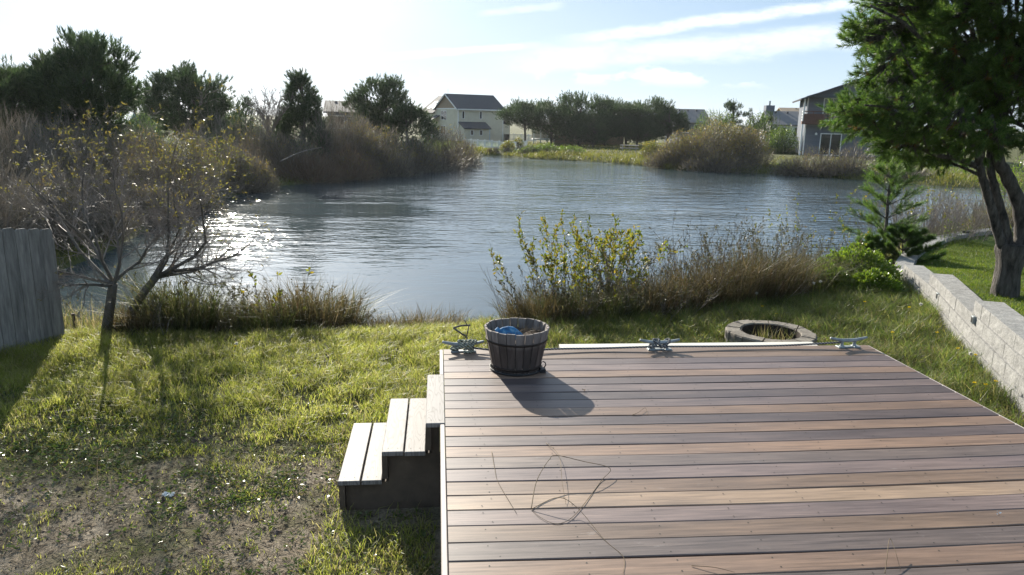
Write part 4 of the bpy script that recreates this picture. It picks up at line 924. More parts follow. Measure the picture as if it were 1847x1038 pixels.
def build_near_plants():
    r = np.random.default_rng(41)
    build_bare_willow(); build_big_pine()
    small_pine('young_pine', *at(1598, 400, Y=13.4)[:2], 2.32, 'young open whorled pine standing up behind the low shrubs by the pond', r, 7, 0.50, 0.095, 1.7, low=0.30)
    small_pine('low_pine', *at(1630, 440, Y=12.8)[:2], 0.85, 'low bushy dark pine spreading behind the corner of the retaining wall', r, 6, 1.5, 0.09, 5.0, low=0.0)
    small_pine('low_pine', *at(1572, 430, Y=12.9)[:2], 0.85, 'dark low pine seedling at the foot of the young whorled pine', r, 6, 1.0, 0.09, 3.5, low=0.0)
    for (px, py, Yd, rx, ry, h, n, lab) in ((1552, 462, 11.0, 0.80, 0.6, 0.80, 5600, 'dense glossy green leafy shrub between the sedge and the corner of the retaining wall'), (1582, 492, 10.1, 0.50, 0.42, 0.46, 3200, 'yellow green leafy shrub lapping over the corner block of the retaining wall'), (1505, 480, 10.4, 0.45, 0.45, 0.55, 2400, 'green leafy shrub beside the tall reddish sedge')):
        p = at(px, py, Y=Yd); leaf_mound('leafy_shrub', p[0], p[1], lab, rx, ry, h, n, 0.062, 0.034, M_LEAF_GREEN, r)
    for (px, py, Yd, rx, ry, h, n, lab) in ((985, 592, 9.1, 0.42, 0.3, 0.36, 1500, 'dark bramble mound right behind the wooden tub'), (1075, 580, 9.3, 0.5, 0.32, 0.42, 1900, 'dark bramble mound round the foot of the willow shrub'), (1170, 568, 9.5, 0.5, 0.32, 0.42, 1900, 'dark bramble mound right of the willow shrub'), (1265, 552, 9.8, 0.5, 0.32, 0.45, 1900, 'dark bramble mound below the leafless red twig shrub'), (1400, 525, 10.1, 0.45, 0.32, 0.45, 1500, 'dark bramble mound at the foot of the tallest sedge'), (440, 612, 8.9, 0.45, 0.25, 0.28, 1300, 'dark low bramble between the left bank sedges'), (560, 612, 8.9, 0.4, 0.25, 0.30, 1200, 'dark low bramble below the big tussock left of the deck'), (250, 620, 8.5, 0.4, 0.2, 0.25, 1000, 'dark low brush at the foot of the bare willow')):
        p = at(px, py, Y=Yd); leaf_mound('bramble', p[0], p[1], lab, rx, ry, h, n, 0.040, 0.018, M_BRAMBLE, r)
    # leafy willow shrub behind the deck
    p = at(1055, 560, Y=9.5); stem_shrub('willow_shrub', p[0], p[1], 'upright many-stemmed shrub with olive and yellow leaves on the bank behind the tub', 'shrub', 46, 1.22, 0.62, r, M_LEAF_OLIVE, 3, 0.060, 0.026, M_TWIG_RED, 3, (5, 3), 0.006, 0.62, base_r=0.50, every=0.62)
    p = at(1255, 540, Y=9.9); stem_shrub('bare_shrub', p[0], p[1], 'leafless reddish twig shrub behind the sedge right of the willow shrub', 'shrub', 16, 1.25, 0.6, r, M_LEAF_OLIVE, 1, 0.03, 0.014, M_TWIG_RED, 3, (5, 3), 0.006, 0.5, base_r=0.35, every=0.12)
    p = at(950, 600, Y=9.0); stem_shrub('bare_shrub', p[0], p[1], 'thin arching bare stems rising just behind the tub', 'shrub', 9, 0.75, 0.75, r, M_LEAF_OLIVE, 1, 0.03, 0.012, M_TWIG_RED, 2, (4,), 0.004, 0.6, base_r=0.2, every=0.3)
    for px, py, Yd, h, lab in ((1450, 445, 12.5, 1.5, 'pale sparse stems with drying leaves at the water edge left of the young pine'), (1500, 430, 13.2, 1.65, 'tall pale sparse stems right beside the young whorled pine'), (1660, 420, 14.2, 1.7, 'sparse leafy stems with pale yellow leaves against the water right of the young pine')):
        p = at(px, py, Y=Yd); stem_shrub('sapling_clump', p[0], p[1], lab, 'shrub', 14, h, 0.4, r, M_LEAF_OLIVE, 2, 0.06, 0.028, M_TWIG, 3, (4, 2), 0.005, 0.72, base_r=0.5, every=0.3)
    for px, py, Yd, lab in ((1700, 420, 15.6, 'dense leafless brown twig shrub behind the curved wall'), (1770, 415, 16.6, 'leafless reddish brown shrub behind the wall at the pine trunk'), (1648, 405, 16.3, 'rounded leafless grey brown shrub behind the low pine')):
        p = at(px, py, Y=Yd); h = at(px, 358, Y=Yd)[2]-terr1(p[0], p[1]); stem_shrub('twiggy_shrub', p[0], p[1], lab, 'shrub', 95, h*1.05, 0.75, r, M_LEAF_OLIVE, 1, 0.03, 0.014, M_TWIG, 3, (7, 5), 0.007, 0.5, base_r=0.75, every=0.06)
    p = at(1728, 425, Y=14.6)
    for dx, hh, lab in ((0, 0.55, 'green shoots growing behind the curved wall cap'), (0.45, 0.5, 'red tipped green shoots behind the curved wall cap'), (-0.3, 0.4, 'short green shoots behind the curved wall left of the tall ones')):
        hh = at(1728, 425, Y=14.6)[2]-terr1(p[0]+dx, p[1]+dx*0.5)+hh*0.8
        stem_shrub('leafy_shoots', p[0]+dx, p[1]+dx*0.5, lab, 'plant', 10, hh, 0.25, r, M_LEAF_GREEN, 5, 0.05, 0.016, M_TWIG, 1, (), 0.004, 0.45, base_r=0.2, zoff=0.0)
    p = at(500, 590, Y=9.1); stem_shrub('sapling', p[0], p[1], 'thin sapling with a few large olive leaves at the pond edge left of the deck', 'plant', 5, 0.95, 0.55, r, M_LEAF_OLIVE, 3, 0.07, 0.034, M_TWIG_RED, 2, (3,), 0.006, 0.6, base_r=0.15, every=0.6)
    p = at(480, 590, Y=9.4); stem_shrub('bare_shrub', p[0], p[1], 'low tangle of bare twigs among the sedges left of the deck', 'shrub', 26, 0.55, 0.8, r, None, 0, stem=M_TWIG_RED, lev=3, kids=(4, 3), r0=0.004, base_r=0.5)
    for px, py, Yd, n, h, lab in ((1165, 560, 9.6, 40, 0.85, 'tangled brown twigs and few leaves between the willow shrub and the leafless one'), (1320, 530, 10.3, 44, 1.05, 'tangled twigs standing through the tall sedge at the middle of the right bank'), (1010, 590, 9.2, 36, 0.6, 'low tangle of twigs behind the tub at the foot of the willow shrub'), (1420, 495, 11.2, 40, 1.0, 'brown twig tangle at the water edge left of the green leafy shrub'), (560, 600, 9.3, 30, 0.55, 'brown twig tangle in the big tussock left of the deck'), (340, 605, 9.0, 30, 0.6, 'brown twig tangle in the sedge right of the bare willow')):
        p = at(px, py, Y=Yd); stem_shrub('twig_tangle', p[0], p[1], lab, 'shrub', int(n*1.5), h*1.08, 0.9, r, M_BRAMBLE, 3, 0.036, 0.016, M_TWIG, 3, (5, 4), 0.006, 0.25, base_r=0.55, every=0.30)
    # sedge clumps: the dark fringe of the bank
    A = [(335, 610, 8.9, 900, 0.78, 0.30, M_SEDGE_GREEN, 'tall dark green sedge clump right of the bare willow'), (270, 610, 8.7, 500, 0.45, 0.25, M_SEDGE, 'low brown sedge at the foot of the bare willow'), (420, 600, 9.1, 700, 0.6, 0.32, M_SEDGE, 'brown sedge clump behind the lawn midway along the left bank'), (480, 610, 8.9, 600, 0.5, 0.3, M_SEDGE_GREEN, 'dull green sedge clump below the thin sapling'),
         (560, 600, 9.2, 900, 0.72, 0.34, M_SEDGE, 'big tan and green sedge tussock left of the deck'), (600, 590, 9.5, 500, 0.6, 0.25, M_SEDGE_GREEN, 'green sedge at the right end of the left bank tussocks'), (680, 610, 9.3, 500, 0.30, 0.4, M_SEDGE, 'short thin brown grass at the open water edge'), (760, 610, 9.4, 500, 0.35, 0.4, M_SEDGE, 'short brown grass at the water edge left of the tub'), (150, 600, 9.3, 500, 0.5, 0.4, M_GRASS_DRY, 'yellow green grass between the fence and the bare willow'),
         (985, 590, 9.0, 900, 0.50, 0.34, M_SEDGE, 'dark brown sedge right behind the wooden tub'), (1060, 585, 9.1, 1000, 0.55, 0.40, M_SEDGE_GREEN, 'dark sedge under the olive leaved willow shrub'), (1140, 570, 9.4, 1000, 0.60, 0.40, M_SEDGE, 'brown sedge on the bank right of the willow shrub'), (1215, 555, 9.6, 1000, 0.62, 0.40, M_SEDGE, 'brown sedge under the leafless red twig shrub'),
         (1290, 540, 9.9, 1300, 0.80, 0.42, M_SEDGE, 'tall reddish brown sedge tussock at the middle of the right bank'), (1370, 520, 10.2, 1400, 0.85, 0.42, M_SEDGE, 'tallest reddish brown sedge tussock left of the green shrub'), (1430, 500, 10.6, 1200, 0.75, 0.42, M_SEDGE_GREEN, 'green brown sedge tussock touching the green shrub'), (1340, 490, 11.2, 900, 0.75, 0.4, M_SEDGE, 'sedge at the water edge behind the tallest tussock'), (1100, 560, 10.0, 800, 0.6, 0.4, M_SEDGE, 'sedge at the water edge behind the willow shrub'),
         (1450, 470, 12.2, 900, 0.7, 0.45, M_SEDGE, 'brown sedge at the water edge below the pale stems'), (1530, 450, 12.6, 800, 0.6, 0.45, M_SEDGE, 'brown sedge between the pale stems and the young pine'), (1810, 415, 17.0, 700, 0.8, 0.5, M_SEDGE, 'yellow brown sedge behind the wall right of the pine trunk')]
    for px, py, Yd, n, h, rad, mat, lab in A:
        p = at(px, py, Y=Yd); sedge('sedge_clump', p[0], p[1], lab, int(n*1.9), h*1.12, rad*1.25, r, mat, 0.6, 0.0065, 'sedge clumps along the bank', el=1.25)

def scatter_grass():
    r = np.random.default_rng(51)
    def ok_xy(x, y):
        on_deck = (x > -0.02) & (x < 3.80) & (y < 5.92)
        steps = (x > -0.64) & (x < 0.05) & (y > 4.36) & (y < 5.29)
        pit = np.hypot(x-3.665, y-7.565) < 0.47
        plank = (x > 1.05) & (x < 3.7) & (y > 5.9) & (y < 6.62)
        wx = np.interp(y, WALL_PATH[:, 1], WALL_PATH[:, 0]); beyond = (x > wx-0.06) & (y < 17.5)
        return ~(on_deck | steps | pit | plank | beyond)
    # yard grass
    n = 900000; x = r.uniform(-6.5, 8.5, n); y = 2.2+8.6*r.uniform(0, 1, n)
    cl = fnoise(x, y, 1.1, 20); fine = fnoise(x, y, 4.5, 30); sd = sdist(x, y)
    lush = sst(y+1.4*(cl-0.5)+0.06*x, 5.0, 6.4)
    left = x < 0.5
    dens = np.where(left, 0.07+0.80*lush, 0.85)*(0.30+1.0*sst(fine, 0.28, 0.62))
    dens = np.where(left & (lush < 0.5), dens+0.62*sst(fine*0.55+cl*0.45, 0.50, 0.68), dens)
    dens = np.where(left & (x > -0.75) & (y < 4.6), np.maximum(dens, 0.75*sst(cl, 0.3, 0.5)), dens)
    dens *= sst(sd, 0.0, 1.6)
    k = ok_xy(x, y) & (r.uniform(size=n) < dens*0.72) & (np.abs(x) < 1.2+0.85*y)
    x, y, lush, left, cl, fine, sd = x[k], y[k], lush[k], left[k], cl[k], fine[k], sd[k]
    h = np.where(left, 0.035+0.075*lush, 0.12)*(0.55+0.9*fine)*r.uniform(0.6, 1.35, len(x))
    h = np.where((~left) & (y > 5.2) & (x > 3.6), h*1.45, np.where((~left) & (y > 6.5), h*1.25, h)); h = np.where(left & (x > -0.75) & (y < 4.6), h*2.2, h)
    P = np.stack([x, y, terr(x, y)-0.004], -1)
    dry = np.where(left, 0.10, 0.28)+0.30*sst(cl, 0.55, 0.75)+0.5*sst(sd, 3.2, 1.4); isd = r.uniform(size=len(x)) < dry
    wild = (~isd) & (x > 0.6) & (r.uniform(size=len(x)) < 0.40+0.35*sst(x, 2.5, 4.5))
    for q, mat, nm, lab in ((~isd & ~wild, M_GRASS, 'grass', 'sunlit yellow green grass over the yard'), (wild, M_GRASS_WILD, 'grass', 'taller green wild grass between the deck and the retaining wall'), (isd, M_GRASS_DRY, 'grass', 'duller mixed and drying grass over the yard and bank')):
        V, F = blades(P[q], h[q]*(1.2 if mat is M_GRASS_WILD else 1.0), r.uniform(0.2, 1.25, q.sum()), 0.0048+0.0014*sst(y[q], 4, 8), r); o = MB().add(V, F).build(nm, mat); tag(o, lab, kind='stuff')
    # tall thin flowering stems and dry stalks
    n = 2600; x = r.uniform(-5.5, 6.5, n); y = r.uniform(2.6, 9.0, n); k = ok_xy(x, y) & (np.abs(x) < 1.0+0.85*y) & (r.uniform(size=n) < np.where(x < 0, 0.45, 0.9)); x, y = x[k], y[k]
    V, F = blades(np.stack([x, y, terr(x, y)], -1), r.uniform(0.12, 0.34, len(x)), r.uniform(0.05, 1.0, len(x)), 0.0034, r); tag(MB().add(V, F).build('grass_stalks', M_LITTER), 'thin dry stalks standing in the grass', kind='stuff')
    # low weeds on the bare soil
    n = 6500; x = r.uniform(-4.6, 0.2, n); y = r.uniform(2.4, 6.8, n); cl = fnoise(x, y, 1.3, 40); k = ok_xy(x, y) & (r.uniform(size=n) < 0.10+0.90*sst(cl, 0.42, 0.66)); x, y = x[k], y[k]
    per = 13; a = r.uniform(0, 2*np.pi, (len(x), per)); rr = 0.045*np.sqrt(r.uniform(0, 1, (len(x), per))); lx, ly = (x[:, None]+rr*np.cos(a)).ravel(), (y[:, None]+rr*np.sin(a)).ravel()
    D = norm(np.stack([np.cos(a).ravel(), np.sin(a).ravel(), r.uniform(0.0, 0.9, a.size)], -1)); P = np.stack([lx, ly, terr(lx, ly)+r.uniform(0.0, 0.022, a.size)], -1)
    V, F = leaves(P, D, r.uniform(0.018, 0.040, len(P)), r.uniform(0.008, 0.016, len(P)), r); tag(MB().add(V, F).build('weeds', M_WEED), 'low green weeds creeping over the bare soil', kind='stuff')
    n = 42000; x = r.uniform(-4.6, 0.2, n); y = r.uniform(2.4, 6.6, n); k = ok_xy(x, y); x, y = x[k], y[k]; a = r.uniform(0, 2*np.pi, len(x))
    D = norm(np.stack([np.cos(a), np.sin(a), r.uniform(-0.05, 0.35, len(x))], -1)); V, F = tri_needles(np.stack([x, y, terr(x, y)+0.003], -1), D, r.uniform(0.02, 0.09, len(x)), r.uniform(0.002, 0.006, len(x)), r)
    tag(MB().add(V, F).build('dead_grass_litter', M_LITTER), 'dead grass bits lying on the bare soil', kind='stuff')
    # clods
    n = 2200; x = r.uniform(-4.6, 0.2, n); y = r.uniform(2.4, 6.2, n); k = ok_xy(x, y); x, y = x[k], y[k]; s = r.uniform(0.004, 0.016, len(x))*(1+1.2*(r.uniform(size=len(x)) > 0.96)); 
    O = np.array([[1, 0, 0], [-1, 0, 0], [0, 1, 0], [0, -1, 0], [0, 0, 0.7], [0, 0, -0.7]]); T = np.array([[0, 2, 4], [2, 1, 4], [1, 3, 4], [3, 0, 4], [2, 0, 5], [1, 2, 5], [3, 1, 5], [0, 3, 5]])
    V = np.stack([x, y, terr(x, y)], -1)[:, None]+O[None]*s[:, None, None]*r.uniform(0.6, 1.4, (len(x), 6, 1)); F = (np.arange(len(x))*6)[:, None, None]+T[None]
    tag(MB().add(V, F.reshape(-1, 3)).build('soil_clods', M_SOIL), 'small clods on the bare soil', kind='stuff')
    # raised lawn: short mown grass
    n = 150000; x = r.uniform(4.6, 11.5, n); y = r.uniform(5.2, 16.5, n); wx = np.interp(y, WALL_PATH[:, 1], WALL_PATH[:, 0])
    dxy = x-wx; k = (dxy > 0.36) & (r.uniform(size=n) < 0.95) & (x < 1.5+0.92*y); x, y = x[k], y[k]
    z = lawn_z(np.interp(x*0+y, WALL_PATH[:, 1], WALL_PATH[:, 1]))-0.03
    return x, y, r
def build_lawn_grass(x, y, r):
    from mathutils.bvhtree import BVHTree
    me = bpy.data.objects['lawn'].data; n = len(me.vertices); co = np.empty(n*3, np.float32); me.vertices.foreach_get('co', co); co = co.reshape(-1, 3)
    tree = BVHTree.FromPolygons([tuple(c) for c in co], [tuple(p.vertices) for p in me.polygons])
    P = []
    for a, b in zip(x, y):
        h = tree.ray_cast(Vector((a, b, 5)), Vector((0, 0, -1)))
        if h[0] is not None: P.append(h[0])
    P = np.array(P); f = fnoise(P[:, 0], P[:, 1], 2.2, 60)
    V, F = blades(P-np.array([0, 0, 0.004]), (0.026+0.03*f)*r.uniform(0.7, 1.3, len(P)), r.uniform(0.2, 1.0, len(P)), 0.0052, r); tag(MB().add(V, F).build('lawn_grass', M_LAWNGRASS), 'short mown green grass of the raised lawn', kind='stuff')
M_LAWNGRASS = leafy('mown_grass', [(0.065, 0.110, 0.014), (0.105, 0.155, 0.020), (0.145, 0.185, 0.030), (0.19, 0.19, 0.05)], 0.45, 0.45, 0.3, 1.0, 0.5)
build_near_plants()
_gx = scatter_grass()
build_lawn_grass(*_gx)
# ------------------------------------------------------------------ trees and thickets round the pond
M_THICKET = leafy('thicket_twigs', [(0.078, 0.068, 0.054), (0.125, 0.110, 0.088), (0.19, 0.165, 0.135), (0.092, 0.082, 0.060)], 0.2, 0.5, 0.5, 0.8, 0.35)
M_THICKET_RUST = leafy('rusty_thicket', [(0.12, 0.080, 0.056), (0.18, 0.125, 0.085), (0.14, 0.105, 0.08), (0.22, 0.155, 0.10)], 0.25, 0.6, 0.35, 0.8, 0.35)
M_LEAF_WILLOW = leafy('autumn_willow_leaf', [(0.13, 0.145, 0.035), (0.20, 0.185, 0.05), (0.24, 0.17, 0.055), (0.16, 0.125, 0.05), (0.11, 0.13, 0.03)], 0.5, 0.5, 0.35, 0.7, 0.4)
M_NEEDLE_FAR = leafy('distant_pine_needles', [(0.030, 0.052, 0.024), (0.050, 0.080, 0.034), (0.075, 0.108, 0.044), (0.040, 0.064, 0.028)], 0.35, 0.5, 0.35, 0.5, 0.4)
M_FARGRASS = leafy('bank_grass', [(0.085, 0.105, 0.022), (0.14, 0.15, 0.034), (0.19, 0.17, 0.055), (0.11, 0.13, 0.025)], 0.45, 0.5, 0.3, 0.25, 0.5)
M_FARLAWN = leafy('far_lawn_grass', [(0.09, 0.15, 0.016), (0.14, 0.20, 0.024), (0.18, 0.22, 0.035)], 0.45, 0.5, 0.3, 0.25, 0.35)

def spot(px, ytop, d):
    p = at(px, 240, Y=d); z = terr1(p[0], p[1]); return p[0], p[1], z, at(px, ytop, Y=d)[2]-z
def mpp(d): return d/FPX
def far_pine(px, ytop, hw, d, label, rng, shape='round', n=520, nn=18, group=None, name='pine_tree', base=0.16, nl=None, ex=1.0):
    x, y, z, h = spot(px, ytop, d); r = hw*mpp(d)*1.02; root = empty(name, (x, y, z-0.05), label, 'tree', group)
    mb = MB(); w = rng.uniform(-0.06, 0.06, 2)*h; P = bez([(0, 0, 0), (w[0]*.3, w[1]*.3, h*0.3), (w[0], w[1], h*0.6), (w[0]*.6, w[1]*.5, h*0.9)], 5); tube(mb, P, np.linspace(0.035, 0.010, len(P))*h, 7); mb.build('trunk', M_BARK_PINE, root, True)
    nc = max(20, n//11); v = norm(rng.normal(size=(nc, 3)))
    if shape == 'cone':
        f = rng.uniform(0, 1, nc)**1.25; a = rng.uniform(0, 2*np.pi, nc); rad = r*(1-f)**0.85*rng.uniform(0.55, 1.05, nc)+0.05
        c = np.stack([rad*np.cos(a), rad*np.sin(a), h*(base+(0.97-base)*f)], -1); v = np.stack([np.cos(a), np.sin(a), 0.3+0*a], -1)
    else:
        rz = h*(1-base)/2*(0.92 if shape == 'round' else 0.75); cz = h-rz*1.02
        g = 0.52+0.72*fnoise(v[:, 0]*2.3+9+px*.01, v[:, 2]*2.3+v[:, 1]+4, 1.2, int(px) % 50)
        rad = rng.uniform(0.25, 1.0, nc)**0.45*g
        c = np.stack([v[:, 0]*r*rad, v[:, 1]*r*rad, cz+v[:, 2]*rz*rad], -1)
        if shape == 'wide': c[:, 2] = np.maximum(c[:, 2], h*0.30)
    n = int(n*2.0); per = n//nc+1; cs = rng.uniform(0.20, 0.38, nc)*(r+h*0.18)*0.75*ex
    cc = np.repeat(c, per, 0); vv = np.repeat(v, per, 0); off = rand_dirs(len(cc), rng, 0.3); off = norm(off+0.4*vv)
    S = cc+off*np.repeat(cs, per)[:, None]*rng.uniform(0.1, 1.0, (len(cc), 1))*np.array([1, 1, 0.75]); S[:, 2] = np.maximum(S[:, 2], 0.05)
    D = norm(off*0.6+np.array([0, 0, 0.75])+0.3*vv); k = (r+h)*0.5
    V, F = shoots(S, D, rng.uniform(0.07, 0.13, len(S))*k, nn, nl or 0.045*k+0.05, 0.009*k+0.008, rng, 0.85); crown = MB().add(V, F)
    if shape != 'cone':
        m = 9; a = rng.uniform(0, 2*np.pi, m); q = rng.uniform(0.1, 0.75, m); tp = np.stack([r*q*np.cos(a), r*q*np.sin(a), h*(0.97-0.35*q**1.5)+0*a], -1); S2 = np.concatenate([tp-np.array([0, 0, 0.10*h])*i for i in range(3)]); D2 = np.tile([0, 0, 1.0], (len(S2), 1))+rng.normal(size=(len(S2), 3))*0.15
        V, F = shoots(S2, D2, 0.10*h, 26, 0.035*k+0.03, 0.007*k+0.006, rng, 0.8); crown.add(V, F)
    crown.build('crown', M_NEEDLE_FAR, root)
    V, F = twigs(np.stack([0*c[:, 0], 0*c[:, 1], np.clip(c[:, 2]-0.25*r, 0.1, h)], -1), c, 0.012*h*0.5, 0.004*h*0.5, 3); MB().add(V, F).build('branches', M_BARK_PINE, root)
    return root
def far_shrub(px, ytop, hw, d, label, rng, twig=None, leaf=None, n=2600, nl=700, cat='shrub', name='shrub', leafl=0.075, tw=None, group=None, leaf_top=0.35, lean=0.0, tl=1.0, sq=1.0):
    x, y, z, h = spot(px, ytop, d); r = hw*mpp(d)*1.08; root = empty(name, (x, y, z-0.08), label, cat, group); h = h+0.08
    def dome(m, lo, pw):
        v = norm(rng.normal(size=(m, 3))); v[:, 2] = np.abs(v[:, 2]); g = 0.70+0.5*fnoise(v[:, 0]*2.5+px*.013, v[:, 2]*2.2+v[:, 1]*1.4+5, 1.3, int(px) % 40); rad = rng.uniform(lo, 1, m)**pw*g
        p = v*np.array([r, r*0.85, h])*rad[:, None]; p[:, 0] += lean*p[:, 2]; return p, v
    p, v = dome(n, 0.02, 0.55); tw = tw or 0.00052*d+0.004; s = 0.30*min(r, h)**0.5*tl
    D = norm(v*0.8+np.array([0, 0, 0.65])+rng.normal(size=v.shape)*0.42); V, F = tri_needles(p-D*s*0.5, D, s*rng.uniform(0.6, 1.8, n), tw, rng)
    MB().add(V, F).build('twigs', twig or M_THICKET, root)
    q, _ = dome(36, 0.3, 0.5); V, F = twigs(np.stack([q[:, 0]*0.25, q[:, 1]*0.25, 0*q[:, 0]], -1), q, 0.022, 0.008, 4); MB().add(V, F).build('stems', M_TWIG, root)
    if leaf and nl:
        p, v = dome(nl, 0.35, 0.4); p = p[p[:, 2] > leaf_top*h*rng.uniform(0.3, 1.2, len(p))]; D = rand_dirs(len(p), rng, 0.6); k = 1.0 if d < 30 else d/30.0
        V, F = leaves(p, D, leafl*k**0.6*rng.uniform(0.7, 1.2, len(p)), leafl*0.42*k**0.6, rng); MB().add(V, F).build('leaves', leaf, root)
    return root
def far_bare_tree(px, ytop, hw, d, label, rng):
    x, y, z, h = spot(px, ytop, d); root = empty('bare_tree', (x, y, z-0.05), label, 'tree')
    mb = MB(); tube(mb, bez([(0, 0, 0), (0.05, 0, h*0.2), (-0.03, 0, h*0.42)], 5), np.linspace(0.10, 0.06, 11), 8); mb.build('trunk', M_BARK_GREY, root, True)
    n = 12; a = rng.uniform(0, 2*np.pi, n); t = rng.uniform(0.15, 0.75, n); D = np.stack([np.cos(a)*np.sin(t), np.sin(a)*np.sin(t), np.cos(t)], -1)
    sk = ramify(np.tile([0, 0, h*0.38], (n, 1))+rng.normal(size=(n, 3))*0.03, D, h*0.42*rng.uniform(0.7, 1.1, n), 0.045, rng, 4, (6, 5, 4), 0.5, 0.5, up=0.05)
    skeleton_mesh('limbs', sk[:4], M_TWIG, root, 0.009, 3)

